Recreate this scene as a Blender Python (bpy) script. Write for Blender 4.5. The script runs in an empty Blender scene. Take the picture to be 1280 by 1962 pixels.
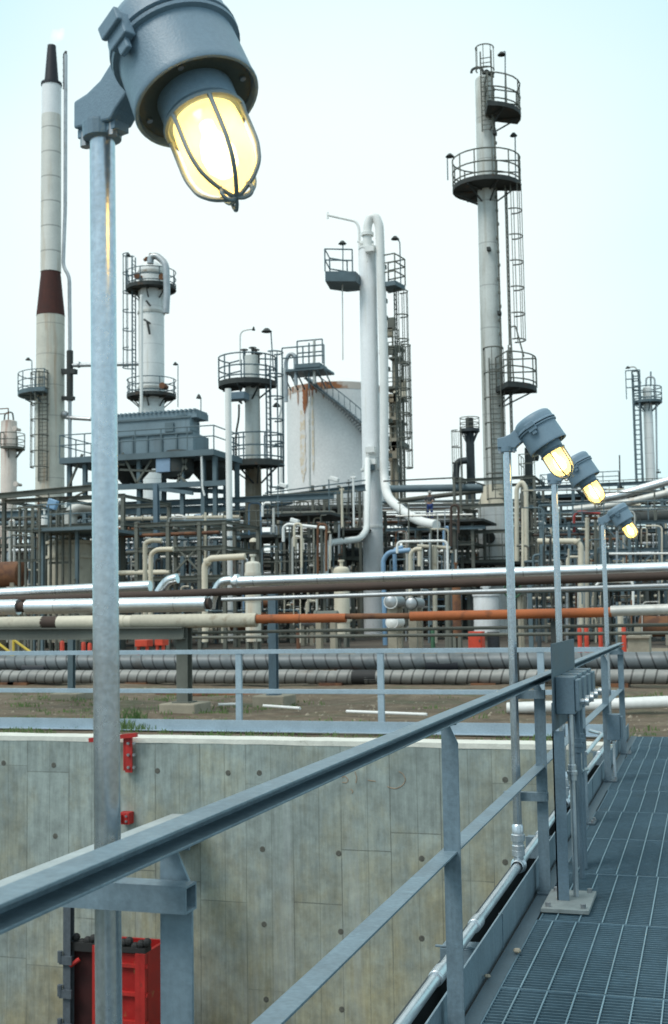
import bpy, bmesh, math, random
from mathutils import Vector, Matrix, noise as mnoise
R = math.radians
sc = bpy.context.scene
COL = sc.collection

# ------------------------------------------------------------------ camera
FPX = 2300.0; CXP = 640.0; CYP = 981.0
YAW = math.atan(708/2300.0); PITCH = math.atan(195/2300.0); ROLL = 0.016
EYE = Vector((0, 0, 1.47))
ca, sa = math.cos(YAW), math.sin(YAW)
R0 = Vector((ca, sa, 0)); F0 = Vector((-sa, ca, 0))
FW = F0*math.cos(PITCH) + Vector((0, 0, math.sin(PITCH)))
U0 = R0.cross(FW)
CR = R0*math.cos(ROLL) - U0*math.sin(ROLL)
CU = U0*math.cos(ROLL) + R0*math.sin(ROLL)
cam_d = bpy.data.cameras.new("camera"); cam = bpy.data.objects.new("camera", cam_d); COL.objects.link(cam)
m = Matrix((CR, CU, -FW)).transposed().to_4x4(); m.translation = EYE
cam.matrix_world = m
cam_d.sensor_fit = 'VERTICAL'; cam_d.sensor_height = 36; cam_d.lens = 36*FPX/1962
cam_d.clip_start = 0.05; cam_d.clip_end = 6000
cam_d.dof.use_dof = True; cam_d.dof.focus_distance = 3.6; cam_d.dof.aperture_fstop = 9.0
sc.camera = cam
# ------------------------------------------------------------------ world and sun
SUN_EL = R(52); SUN_AZ = R(215)          # azimuth measured clockwise from +Y : behind the camera, to its left
w = bpy.data.worlds.new("World"); sc.world = w; w.use_nodes = True
nt = w.node_tree; nt.nodes.clear()
out = nt.nodes.new('ShaderNodeOutputWorld')
sky = nt.nodes.new('ShaderNodeTexSky'); sky.sky_type = 'NISHITA'; sky.sun_disc = False
sky.sun_elevation = SUN_EL; sky.sun_rotation = SUN_AZ; sky.dust_density = 2.0
b1 = nt.nodes.new('ShaderNodeBackground'); b1.inputs[1].default_value = 0.12
nt.links.new(sky.outputs[0], b1.inputs[0])
tc = nt.nodes.new('ShaderNodeTexCoord')
mp = nt.nodes.new('ShaderNodeMapping'); mp.inputs['Scale'].default_value = (1.0, 1.0, 1.5)
mp.inputs['Location'].default_value = (0.35, 0.1, 0.0)
nz = nt.nodes.new('ShaderNodeTexNoise'); nz.inputs['Scale'].default_value = 1.5; nz.inputs['Detail'].default_value = 3; nz.inputs['Roughness'].default_value = 0.45
cr = nt.nodes.new('ShaderNodeValToRGB')
cr.color_ramp.elements[0].position = 0.33; cr.color_ramp.elements[0].color = (0.50, 0.90, 0.96, 1)
cr.color_ramp.elements[1].position = 0.56; cr.color_ramp.elements[1].color = (0.95, 1.06, 1.04, 1)
nt.links.new(tc.outputs['Generated'], mp.inputs[0]); nt.links.new(mp.outputs[0], nz.inputs['Vector']); nt.links.new(nz.outputs['Fac'], cr.inputs[0])
b2 = nt.nodes.new('ShaderNodeBackground'); b2.inputs[1].default_value = 0.745
# thinner, brighter cloud low behind the plant and towards the zenith; bluer elsewhere
def _n(t, **k):
    n_ = nt.nodes.new(t)
    for a_, v_ in k.items(): setattr(n_, a_, v_)
    return n_
BR = (FW + CR*((600-CXP)/FPX) + CU*(-(640-CYP)/FPX)).normalized()
dp = _n('ShaderNodeVectorMath', operation='DOT_PRODUCT'); dp.inputs[1].default_value = BR
nt.links.new(tc.outputs['Generated'], dp.inputs[0])
ad = _n('ShaderNodeMath', operation='MULTIPLY_ADD'); ad.inputs[1].default_value = 0.09; nt.links.new(nz.outputs['Fac'], ad.inputs[0]); nt.links.new(dp.outputs['Value'], ad.inputs[2])
m1 = _n('ShaderNodeMapRange', interpolation_type='SMOOTHSTEP'); m1.inputs[1].default_value = 0.945; m1.inputs[2].default_value = 1.05; nt.links.new(ad.outputs[0], m1.inputs[0])
sz = _n('ShaderNodeSeparateXYZ'); nt.links.new(tc.outputs['Generated'], sz.inputs[0])
m2 = _n('ShaderNodeMapRange', interpolation_type='SMOOTHSTEP'); m2.inputs[1].default_value = 0.52; m2.inputs[2].default_value = 0.85; m2.inputs[4].default_value = 1.0; nt.links.new(sz.outputs[2], m2.inputs[0])
mxx = _n('ShaderNodeMath', operation='MAXIMUM'); nt.links.new(m1.outputs[0], mxx.inputs[0]); nt.links.new(m2.outputs[0], mxx.inputs[1])
mc = _n('ShaderNodeMix', data_type='RGBA'); mc.inputs[6].default_value = (0.52, 0.92, 0.99, 1); mc.inputs[7].default_value = (1.0, 1.12, 1.10, 1)
nt.links.new(mxx.outputs[0], mc.inputs[0])
m3 = _n('ShaderNodeMapRange', interpolation_type='SMOOTHSTEP'); m3.inputs[1].default_value = 0.75; m3.inputs[2].default_value = 0.2; nt.links.new(dp.outputs['Value'], m3.inputs[0])
mb_ = _n('ShaderNodeMix', data_type='RGBA'); mb_.inputs[6].default_value = (0.54, 0.92, 0.99, 1); mb_.inputs[7].default_value = (0.60, 0.86, 0.98, 1)
nt.links.new(m3.outputs[0], mb_.inputs[0]); nt.links.new(mb_.outputs[2], mc.inputs[6])
nt.links.new(mc.outputs[2], b2.inputs[0])
mx = nt.nodes.new('ShaderNodeMixShader'); mx.inputs[0].default_value = 0.9
nt.links.new(b1.outputs[0], mx.inputs[1]); nt.links.new(b2.outputs[0], mx.inputs[2]); nt.links.new(mx.outputs[0], out.inputs[0])
sl = bpy.data.lights.new("sun", 'SUN'); sl.energy = 1.4; sl.angle = R(26); sl.color = (1.0, 0.98, 0.93)
so = bpy.data.objects.new("sun", sl); COL.objects.link(so)
sd = Vector((math.sin(SUN_AZ)*math.cos(SUN_EL), math.cos(SUN_AZ)*math.cos(SUN_EL), math.sin(SUN_EL)))
so.rotation_euler = (-sd).to_track_quat('-Z', 'Y').to_euler()
sc.view_settings.view_transform = 'Standard'; sc.view_settings.look = 'None'
sc.view_settings.exposure = 0.46; sc.view_settings.gamma = 1.0

# ------------------------------------------------------------------ measuring helpers
def ray(px, py):
    return (FW + CR*((px-CXP)/FPX) + CU*(-(py-CYP)/FPX))
def P(px, py, Y):                       # point of the plane Y = const seen at a pixel of the photograph
    d = ray(px, py); t = Y/d.y; return EYE + d*t
def G(px, py, z=0.0):                   # point at height z seen at a pixel
    d = ray(px, py); t = (z-EYE.z)/d.z; return EYE + d*t
def XP(px, py, X):                      # point of the plane X = const
    d = ray(px, py); return EYE + d*(X/d.x)
def mpp(px, py, Y): return Y/ray(px, py).y/FPX      # metres per pixel there
# ------------------------------------------------------------------ mesh builder
class MB:
    def __init__(s): s.v = []; s.f = []
    def add(s, vs, fs):
        n = len(s.v); s.v += [Vector(v) for v in vs]; s.f += [tuple(i+n for i in f) for f in fs]
    def box(s, c, d, M=None):
        x, y, z = d[0]/2, d[1]/2, d[2]/2
        vs = [Vector((i, j, k)) for i in (-x, x) for j in (-y, y) for k in (-z, z)]
        if M is not None: vs = [M @ v for v in vs]
        vs = [v+Vector(c) for v in vs]
        s.add(vs, [(0,1,3,2),(4,6,7,5),(0,4,5,1),(2,3,7,6),(0,2,6,4),(1,5,7,3)])
    def bb(s, x0, x1, y0, y1, z0, z1): s.box(((x0+x1)/2,(y0+y1)/2,(z0+z1)/2), (abs(x1-x0),abs(y1-y0),abs(z1-z0)))
    def bar(s, a, b, w_, h_, up=(0,0,1)):         # rectangular bar from a to b; w_ sideways, h_ along up
        a, b = Vector(a), Vector(b); d = b-a; L = d.length
        if L < 1e-6: return
        d.normalize(); u = Vector(up)
        if abs(d.dot(u)) > .98: u = Vector((0,1,0))
        x = d.cross(u).normalized(); u = x.cross(d).normalized()
        M = Matrix((x, d, u)).transposed()
        s.box((a+b)/2, (w_, L, h_), M)
    def ibeam(s, a, b, w_, h_, up=(0,0,1)):
        a, b = Vector(a), Vector(b); d = (b-a).normalized(); u = Vector(up)
        if abs(d.dot(u)) > .98: u = Vector((0,1,0))
        x = d.cross(u).normalized(); u = x.cross(d).normalized(); t = h_*.1
        s.bar(a+u*(h_-t)/2, b+u*(h_-t)/2, w_, t, u); s.bar(a-u*(h_-t)/2, b-u*(h_-t)/2, w_, t, u)
        s.bar(a, b, w_*.14, h_-2*t, u)
    def tube(s, pts, r, n=10, cap=True, bend=None, closed=False):
        pts = [Vector(p) for p in pts]
        if bend: pts = fillet(pts, bend)
        N = len(pts); rs = r if isinstance(r, (list, tuple)) else [r]*N
        T = []
        for i in range(N):
            if closed: t = pts[(i+1)%N]-pts[i-1]
            else: t = pts[min(i+1,N-1)]-pts[max(i-1,0)]
            T.append(t.normalized())
        u = Vector((0,0,1)) if abs(T[0].z) < .9 else Vector((1,0,0))
        u = (u-T[0]*u.dot(T[0])).normalized(); base = len(s.v)
        for i in range(N):
            u = (u-T[i]*u.dot(T[i])).normalized(); v = T[i].cross(u)
            for k in range(n):
                a = 2*math.pi*k/n; s.v.append(pts[i]+(u*math.cos(a)+v*math.sin(a))*rs[i])
        for i in range(N if closed else N-1):
            j = (i+1)%N
            for k in range(n):
                k2 = (k+1)%n
                s.f.append((base+i*n+k, base+i*n+k2, base+j*n+k2, base+j*n+k))
        if cap and not closed:
            s.f.append(tuple(base+k for k in reversed(range(n)))); s.f.append(tuple(base+(N-1)*n+k for k in range(n)))
    def lathe(s, prof, o=(0,0,0), M=None, n=24, a0=0, a1=2*math.pi):       # prof list of (r, z)
        o = Vector(o); full = abs(a1-a0-2*math.pi) < 1e-6; base = len(s.v); nn = n if full else n+1
        for r, z in prof:
            for k in range(nn):
                a = a0+(a1-a0)*k/n; v = Vector((r*math.cos(a), r*math.sin(a), z))
                if M is not None: v = M @ v
                s.v.append(v+o)
        for i in range(len(prof)-1):
            for k in range(n):
                k2 = (k+1)%nn if full else k+1
                s.f.append((base+i*nn+k, base+i*nn+k2, base+(i+1)*nn+k2, base+(i+1)*nn+k))
    def cyl(s, c, r, h, n=16, axis='Z', r2=None):
        M = {'Z': Matrix.Identity(3), 'X': Matrix.Rotation(R(90),3,'Y'), 'Y': Matrix.Rotation(R(-90),3,'X')}[axis]
        r2 = r if r2 is None else r2
        s.lathe([(0.0001,0),(r,0),(r2,h),(0.0001,h)], c, M, n)
    def ball(s, c, r, n=10, sz=1.0):
        s.lathe([(max(1e-4,r*math.sin(math.pi*i/6)), -r*sz*math.cos(math.pi*i/6)) for i in range(7)], c, None, n)
    def prism(s, poly, z0, z1):                 # horizontal polygon slab, poly = [(x,y)...] ccw
        n = len(poly); s.add([(x,y,z0) for x,y in poly]+[(x,y,z1) for x,y in poly],
            [tuple(reversed(range(n))), tuple(range(n,2*n))]+[(i,(i+1)%n,(i+1)%n+n,i+n) for i in range(n)])
    def build(s, name, mat, parent=None, smooth=False, bevel=0, org=None):
        root = parent; 
        while root is not None and root.parent is not None: root = root.parent
        if root is not None: o = root.location.copy()
        elif org is not None: o = Vector(org)
        else:
            xs=[v.x for v in s.v]; ys=[v.y for v in s.v]; zs=[v.z for v in s.v]
            o = Vector(((min(xs)+max(xs))/2,(min(ys)+max(ys))/2,min(zs)))
        me = bpy.data.meshes.new(name)
        me.from_pydata([tuple(v-o) for v in s.v], [], s.f)
        bm = bmesh.new(); bm.from_mesh(me); bmesh.ops.remove_doubles(bm, verts=bm.verts, dist=1e-6) if len(s.v) < 3000 else None
        bmesh.ops.recalc_face_normals(bm, faces=bm.faces)
        bm.to_mesh(me); bm.free()
        ob = bpy.data.objects.new(name, me); COL.objects.link(ob)
        for mm in (mat if isinstance(mat, (list, tuple)) else [mat]): me.materials.append(mm)
        if smooth:
            for p in me.polygons: p.use_smooth = True
            try: me.set_sharp_from_angle(angle=R(38))
            except Exception: pass
        if bevel:
            b = ob.modifiers.new('bevel', 'BEVEL'); b.width = bevel; b.segments = 2; b.limit_method = 'ANGLE'
        if parent is None: ob.location = o
        else: ob.parent = parent
        return ob
def fillet(pts, rb, k=5):
    o = [pts[0]]
    for i in range(1, len(pts)-1):
        a, b, c = pts[i-1], pts[i], pts[i+1]
        d1 = (a-b); d2 = (c-b); l = min(rb, d1.length*.45, d2.length*.45)
        p, q = b+d1.normalized()*l, b+d2.normalized()*l
        for j in range(k+1):
            t = j/k; o.append(p*(1-t)**2 + b*2*t*(1-t) + q*t*t)
    o.append(pts[-1]); return o
def tag(o, label, cat, group=None):
    o['label'] = label; o['category'] = cat
    if group: o['group'] = group
    return o
def thing(name, loc, label, cat, group=None):
    o = bpy.data.objects.new(name, None); COL.objects.link(o); o.location = Vector(loc); o.empty_display_size = .2
    return tag(o, label, cat, group)
def struct(o): o['kind'] = 'structure'; return o
def copy_tree(o, parent=None):
    c = o.copy(); COL.objects.link(c)
    if parent is not None: c.parent = parent
    for ch in list(o.children): copy_tree(ch, c)
    return c
# ------------------------------------------------------------------ materials
def mat(name, col, rough=.6, metal=0.0, var=.18, scale=2.0, streak=None, samt=.5, sscale=1.5, sth=.5,
        patch=None, pth=.6, pscale=1.2, bands=None, bump=.0, bscale=30, emis=None, estr=0, band_axis=2, bdark=.45, fine=.06, ring=.006, tiltz=0):
    m = bpy.data.materials.new(name); m.use_nodes = True; nt = m.node_tree; N = nt.nodes; L = nt.links
    b = N['Principled BSDF']; b.inputs['Roughness'].default_value = rough; b.inputs['Metallic'].default_value = metal
    tc = N.new('ShaderNodeTexCoord'); oi = N.new('ShaderNodeObjectInfo')
    sc_ = N.new('ShaderNodeMath'); sc_.operation='MULTIPLY'; sc_.inputs[1].default_value = 37.0; L.new(oi.outputs['Random'], sc_.inputs[0])
    va = N.new('ShaderNodeVectorMath'); va.operation='ADD'; L.new(tc.outputs['Object'], va.inputs[0]); L.new(sc_.outputs[0], va.inputs[1])
    n1 = N.new('ShaderNodeTexNoise'); n1.inputs['Scale'].default_value = scale; n1.inputs['Detail'].default_value = 5; n1.inputs['Roughness'].default_value=.6
    L.new(va.outputs[0], n1.inputs['Vector'])
    mr = N.new('ShaderNodeMapRange'); mr.inputs[1].default_value=.25; mr.inputs[2].default_value=.75; mr.inputs[3].default_value=1-var; mr.inputs[4].default_value=1+var
    L.new(n1.outputs['Fac'], mr.inputs[0])
    nf = N.new('ShaderNodeTexNoise'); nf.inputs['Scale'].default_value = scale*14; nf.inputs['Detail'].default_value = 3
    L.new(va.outputs[0], nf.inputs['Vector'])
    mf = N.new('ShaderNodeMapRange'); mf.inputs[1].default_value=.3; mf.inputs[2].default_value=.7; mf.inputs[3].default_value=1-fine; mf.inputs[4].default_value=1+fine
    L.new(nf.outputs['Fac'], mf.inputs[0])
    mm = N.new('ShaderNodeMath'); mm.operation='MULTIPLY'; L.new(mr.outputs[0], mm.inputs[0]); L.new(mf.outputs[0], mm.inputs[1])
    vm = N.new('ShaderNodeVectorMath'); vm.operation='SCALE'; vm.inputs[0].default_value = col[:3]; L.new(mm.outputs[0], vm.inputs['Scale'])
    cur = vm.outputs[0]
    def mixc(fac, c2):
        nonlocal cur
        x = N.new('ShaderNodeMix'); x.data_type='RGBA'; L.new(fac, x.inputs[0]); L.new(cur, x.inputs[6]); x.inputs[7].default_value=(*c2[:3],1); cur = x.outputs[2]
    if patch:
        n2 = N.new('ShaderNodeTexNoise'); n2.inputs['Scale'].default_value=pscale; n2.inputs['Detail'].default_value=7; n2.inputs['Roughness'].default_value=.65
        L.new(va.outputs[0], n2.inputs['Vector'])
        r2 = N.new('ShaderNodeMapRange'); r2.inputs[1].default_value=pth; r2.inputs[2].default_value=pth+.1; r2.inputs[4].default_value=.85; L.new(n2.outputs['Fac'], r2.inputs[0]); mixc(r2.outputs[0], patch)
    if streak:
        mpn = N.new('ShaderNodeMapping'); mpn.inputs['Scale'].default_value=(1,1,.07); L.new(va.outputs[0], mpn.inputs[0])
        n3 = N.new('ShaderNodeTexNoise'); n3.inputs['Scale'].default_value=sscale; n3.inputs['Detail'].default_value=6; n3.inputs['Roughness'].default_value=.62
        L.new(mpn.outputs[0], n3.inputs['Vector'])
        r3 = N.new('ShaderNodeMapRange'); r3.inputs[1].default_value=sth; r3.inputs[2].default_value=sth+.18; r3.inputs[4].default_value=samt; L.new(n3.outputs['Fac'], r3.inputs[0]); mixc(r3.outputs[0], streak)
    if bands:
        sp = N.new('ShaderNodeSeparateXYZ'); L.new(tc.outputs['Object'], sp.inputs[0])
        a = N.new('ShaderNodeMath'); a.operation='DIVIDE'; a.inputs[1].default_value=bands
        tz = N.new('ShaderNodeMath'); tz.operation='MULTIPLY_ADD'; tz.inputs[1].default_value=tiltz; L.new(sp.outputs[2], tz.inputs[0]); L.new(sp.outputs[band_axis], tz.inputs[2])
        L.new((tz if tiltz else sp).outputs[0 if tiltz else band_axis], a.inputs[0])
        f_ = N.new('ShaderNodeMath'); f_.operation='FRACT'; L.new(a.outputs[0], f_.inputs[0])
        l_ = N.new('ShaderNodeMath'); l_.operation='LESS_THAN'; l_.inputs[1].default_value=ring/bands*5; L.new(f_.outputs[0], l_.inputs[0])
        k_ = N.new('ShaderNodeMath'); k_.operation='MULTIPLY'; k_.inputs[1].default_value=1-bdark; L.new(l_.outputs[0], k_.inputs[0])
        mixc(k_.outputs[0], tuple(c*.35 for c in col[:3]))
    L.new(cur, b.inputs['Base Color'])
    if bump:
        n4 = N.new('ShaderNodeTexNoise'); n4.inputs['Scale'].default_value=bscale; n4.inputs['Detail'].default_value=4
        L.new(tc.outputs['Object'], n4.inputs['Vector'])
        bp = N.new('ShaderNodeBump'); bp.inputs['Strength'].default_value=bump; bp.inputs['Distance'].default_value=.02; L.new(n4.outputs['Fac'], bp.inputs['Height']); L.new(bp.outputs[0], b.inputs['Normal'])
    rr = N.new('ShaderNodeMapRange'); rr.inputs[3].default_value=max(0,rough-.12); rr.inputs[4].default_value=min(1,rough+.12); L.new(n1.outputs['Fac'], rr.inputs[0]); L.new(rr.outputs[0], b.inputs['Roughness'])
    if emis:
        b.inputs['Emission Color'].default_value=(*emis,1); b.inputs['Emission Strength'].default_value=estr
    return m
RUST=(.20,.07,.025); DRUST=(.09,.035,.02)
m_paint = mat('blue_grey_paint', (.11,.165,.205), .5, 0, .14, 6, patch=(.13,.18,.22), pth=.62, pscale=14, bump=.12, bscale=160, fine=.1)
m_rail  = mat('galvanised_rail_steel', (.15,.208,.245), .48, .15, .22, 5, patch=(.20,.29,.34), pth=.60, pscale=11, streak=(.24,.32,.37), samt=.35, sscale=30, bump=.06, bscale=90, fine=.12)
m_rail_d= mat('darker_rail_steel', (.065,.10,.125), .55, .1, .2, 5, fine=.1)
m_lamp  = mat('lamp_grey_enamel', (.17,.25,.315), .45, 0, .06, 8, bump=.1, bscale=260, fine=.05)
m_lampin= mat('lamp_reflector_bronze', (.10,.105,.08), .5, .2, .2, 12)
m_pole  = mat('galvanised_pole', (.58,.61,.64), .25, .9, .12, 7, streak=(.36,.45,.53), samt=.4, sscale=40, sth=.48, fine=.12, bump=.02, bscale=60)
m_cond  = mat('aluminium_conduit', (.60,.64,.67), .32, .8, .15, 8, patch=(.3,.32,.34), pth=.62, pscale=20)
m_iron  = mat('dark_cast_iron', (.10,.12,.14), .6, .2, .25, 20)
m_grate = mat('grating_steel', (.10,.17,.215), .5, .25, .22, 2.2, patch=(.17,.19,.17), pth=.66, pscale=3.0, fine=.12)
m_rod   = mat('grating_cross_rod', (.19,.29,.34), .5, .2, .18, 3)  # paler than the bars: the light the rods catch is in the colour
m_dark  = mat('dark_steel', (.035,.045,.05), .7, 0, .3, 3)
m_steel = mat('structural_blue_grey', (.10,.145,.165), .65, 0, .25, 1.2, patch=(.16,.10,.06), pth=.68, pscale=1.0)
m_steel2= mat('structural_grey_green', (.12,.125,.105), .7, 0, .3, 1.0, patch=DRUST, pth=.62, pscale=1.4)
m_sdark = mat('weathered_dark_steel', (.036,.042,.04), .75, 0, .35, 1.0, patch=(.08,.045,.025), pth=.58, pscale=1.5)
m_white = mat('white_painted_shell', (.82,.83,.83), .5, 0, .05, 1.0, streak=(.52,.47,.36), samt=.45, sscale=2.2, sth=.58)
m_whitec= mat('clean_white_pipe', (.78,.78,.75), .45, 0, .06, 1.0, patch=(.42,.25,.12), pth=.70, pscale=1.6)
m_insul = mat('banded_insulation_shell', (.74,.75,.73), .6, .1, .08, .8, streak=(.36,.30,.20), samt=.6, sscale=1.8, sth=.53, bands=1.5, bdark=.35)
m_flare = mat('flare_insulation', (.66,.65,.60), .6, .1, .08, .8, streak=(.45,.35,.22), samt=.55, sscale=1.6, sth=.5, bands=2.15, bdark=.3, ring=.02)
m_flarel= mat('flare_lower_shell', (.60,.58,.50), .65, 0, .12, .8, streak=(.38,.22,.10), samt=.75, sscale=1.3, sth=.52, bands=2.6, bdark=.4, ring=.012)
m_beige = mat('beige_lagging', (.46,.42,.33), .7, 0, .2, 1.5, patch=(.22,.16,.10), pth=.58, pscale=2.2, bump=.3, bscale=6)
m_cream = mat('cream_pipe', (.62,.56,.44), .6, 0, .12, 1.2, patch=(.35,.2,.1), pth=.64, pscale=2)
m_column= mat('weathered_column_shell', (.58,.60,.57), .65, .1, .12, .7, streak=(.25,.21,.14), samt=.6, sscale=1.6, sth=.5, bands=2.8, bdark=.45, ring=.012)
m_stain = mat('brown_stained_column', (.29,.26,.20), .75, 0, .2, .6, streak=(.12,.09,.055), samt=.8, sscale=1.5, sth=.48, patch=(.2,.13,.07), pth=.55, pscale=.5)
m_rustw = mat('rust_streaked_white', (.62,.55,.49), .7, 0, .12, .8, streak=(.30,.10,.04), samt=.85, sscale=1.5, sth=.52)
m_rust  = mat('rusted_steel', (.17,.075,.035), .85, 0, .35, 1.5, patch=(.09,.04,.025), pth=.5, pscale=2)
m_cone  = mat('rusted_cone', (.065,.021,.016), .85, 0, .3, 1.5, streak=(.05,.015,.012), samt=.8, sscale=2.5, sth=.45)
m_black = mat('black_flare_tip', (.016,.018,.024), .6, .1, .2, 2)
m_orange= mat('orange_rust_pipe', (.34,.095,.028), .75, 0, .3, 2.5, patch=(.12,.045,.02), pth=.58, pscale=3, bands=1.6, band_axis=0, bdark=.4, ring=.004)
m_brownp= mat('brown_pipe', (.055,.034,.025), .75, .1, .3, 2)
m_silver= mat('bright_aluminium_jacket', (.74,.76,.77), .30, .85, .15, 1.6, patch=(.5,.5,.5), pth=.66, pscale=5, bump=.10, bscale=4, bands=1.1, band_axis=0, bdark=.35, ring=.003)
m_dull  = mat('dull_metal_jacket', (.40,.42,.43), .42, .6, .22, 1.5, patch=(.17,.14,.10), pth=.62, pscale=1.2, bump=.1, bscale=5)
m_dulll = mat('pale_metal_jacket', (.55,.54,.50), .5, .35, .22, 1.5, patch=(.25,.17,.10), pth=.6, pscale=1.0, bump=.1, bscale=5)
m_red   = mat('red_paint', (.42,.02,.016), .55, 0, .3, 3, patch=(.20,.03,.02), pth=.6, pscale=9)
m_redor = mat('orange_red_paint', (.52,.05,.02), .55, 0, .25, 3, patch=(.25,.05,.03), pth=.6, pscale=6)
m_redd  = mat('worn_red_paint', (.36,.012,.01), .5, 0, .25, 4, patch=(.30,.17,.06), pth=.60, pscale=6)
m_yel   = mat('yellow_paint', (.55,.40,.05), .6, 0, .2, 2)
m_green = mat('green_paint', (.03,.10,.05), .6, 0, .2, 2)
m_blue  = mat('pale_blue_pipe', (.20,.34,.50), .5, 0, .12, 2)
m_blackp= mat('black_drum', (.02,.022,.028), .5, 0, .2, 2)
m_foot  = mat('footing_concrete', (.30,.27,.21), .9, 0, .2, 5, bump=.3, bscale=30)
m_foot2 = mat('pale_footing_concrete', (.30,.265,.20), .9, 0, .2, 5)
m_pad   = mat('concrete_pad_surface', (.22,.175,.12), .9, 0, .2, .15, patch=(.15,.12,.09), pth=.55, pscale=.35)
m_backing = mat('dark_gap_backing', (.022,.019,.015), .85, 0, .3, .3, streak=(.05,.036,.022), samt=.5, sscale=.5)
m_bolt  = mat('bolt_steel', (.35,.36,.37), .4, .7, .2, 30)
m_coldet= mat('cream_column_band', (.58,.53,.42), .7, 0, .1, 1)
m_gasket= mat('black_gasket', (.02,.02,.02), .7)
# ================================================================== SETTING
def wall_material():
    m = bpy.data.materials.new('board_formed_concrete'); m.use_nodes=True; nt=m.node_tree; N=nt.nodes; L=nt.links
    b=N['Principled BSDF']; b.inputs['Roughness'].default_value=.9
    tc=N.new('ShaderNodeTexCoord')
    def math_(op,a,bv=None,c=None):
        n=N.new('ShaderNodeMath'); n.operation=op
        for i,x in enumerate((a,bv,c)):
            if x is None: continue
            if isinstance(x,(int,float)): n.inputs[i].default_value=x
            else: L.new(x,n.inputs[i])
        return n.outputs[0]
    def noise(scale,detail=5,rough=.6,vec=None,mapping=None):
        v=tc.outputs['Object'] if vec is None else vec
        if mapping: mp=N.new('ShaderNodeMapping'); mp.inputs['Scale'].default_value=mapping; L.new(v,mp.inputs[0]); v=mp.outputs[0]
        n=N.new('ShaderNodeTexNoise'); n.inputs['Scale'].default_value=scale; n.inputs['Detail'].default_value=detail; n.inputs['Roughness'].default_value=rough; L.new(v,n.inputs['Vector']); return n.outputs['Fac']
    def rng(x,a,b_,c=0,d=1):
        n=N.new('ShaderNodeMapRange'); L.new(x,n.inputs[0])
        for i,v in enumerate((a,b_,c,d)): n.inputs[i+1].default_value=v
        return n.outputs[0]
    sp=N.new('ShaderNodeSeparateXYZ'); L.new(tc.outputs['Object'],sp.inputs[0])
    s_=math_('ADD',sp.outputs[0],sp.outputs[1])
    wob=math_('MULTIPLY',math_('SUBTRACT',noise(2.0,2),.5),.012)
    u=math_('DIVIDE',math_('ADD',s_,wob),.585); bid=math_('FLOOR',u); fu=math_('FRACT',u)
    wn=N.new('ShaderNodeTexWhiteNoise'); wn.noise_dimensions='1D'; L.new(bid,wn.inputs['W'])
    v=math_('ADD',math_('DIVIDE',math_('ADD',sp.outputs[2],wob),2.35),wn.outputs['Value'])
    vid=math_('FLOOR',v); fv=math_('FRACT',v)
    wn2=N.new('ShaderNodeTexWhiteNoise'); wn2.noise_dimensions='2D'; cb=N.new('ShaderNodeCombineXYZ'); L.new(bid,cb.inputs[0]); L.new(vid,cb.inputs[1]); L.new(cb.outputs[0],wn2.inputs['Vector'])
    seam=math_('MAXIMUM',math_('LESS_THAN',fu,.018),math_('LESS_THAN',fv,.0045))
    fade=rng(noise(1.3,4),.35,.6,.15,.8)
    seam=math_('MULTIPLY',seam,fade)
    half=math_('MULTIPLY',math_('LESS_THAN',math_('ABSOLUTE',math_('SUBTRACT',fu,.55)),.008),.4)
    # grain
    g=rng(noise(3.0,8,.7,mapping=(6,6,.5)),.3,.7,.78,1.2)
    big=rng(noise(.8,6,.62),.34,.66,.86,1.12)
    mid=rng(noise(5,7,.7),.3,.7,.74,1.22)
    brd=rng(wn2.outputs['Value'],0,1,.90,1.08)
    k=math_('MULTIPLY',math_('MULTIPLY',g,big),math_('MULTIPLY',brd,mid))
    # two tones: cool grey and ochre; ochre gathers lower on the wall and away from its left end
    och=math_('ADD',rng(noise(.9,7,.68,mapping=(1.6,1.6,.9)),.34,.66,-.25,.85),rng(sp.outputs[2],2.0,6.0,.38,-.25))
    och=math_('ADD',och,rng(s_,-5,5,-.18,.18))
    och=math_('MINIMUM',math_('MAXIMUM',och,0),1)
    mx=N.new('ShaderNodeMix'); mx.data_type='RGBA'; L.new(och,mx.inputs[0]); mx.inputs[6].default_value=(.28,.325,.305,1); mx.inputs[7].default_value=(.315,.295,.195,1)
    sc1=N.new('ShaderNodeVectorMath'); sc1.operation='SCALE'; L.new(mx.outputs[2],sc1.inputs[0]); L.new(k,sc1.inputs['Scale'])
    # pale lime runs
    lime=rng(noise(1.4,6,.6,mapping=(1.5,1.5,.06)),.6,.72,0,.55)
    m2=N.new('ShaderNodeMix'); m2.data_type='RGBA'; L.new(lime,m2.inputs[0]); L.new(sc1.outputs[0],m2.inputs[6]); m2.inputs[7].default_value=(.42,.46,.46,1)
    # dark stains
    stn=rng(noise(1.1,8,.7),.64,.76,0,.35)
    m4=N.new('ShaderNodeMix'); m4.data_type='RGBA'; L.new(stn,m4.inputs[0]); L.new(m2.outputs[2],m4.inputs[6]); m4.inputs[7].default_value=(.15,.145,.10,1)
    m3=N.new('ShaderNodeMix'); m3.data_type='RGBA'; L.new(math_('MAXIMUM',seam,half),m3.inputs[0]); L.new(m4.outputs[2],m3.inputs[6]); m3.inputs[7].default_value=(.10,.11,.095,1)
    L.new(m3.outputs[2],b.inputs['Base Color'])
    bp=N.new('ShaderNodeBump'); bp.inputs['Strength'].default_value=.35; bp.inputs['Distance'].default_value=.02
    L.new(math_('SUBTRACT',math_('MULTIPLY',noise(9,6,.7),.6),seam),bp.inputs['Height']); L.new(bp.outputs[0],b.inputs['Normal'])
    return m
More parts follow.
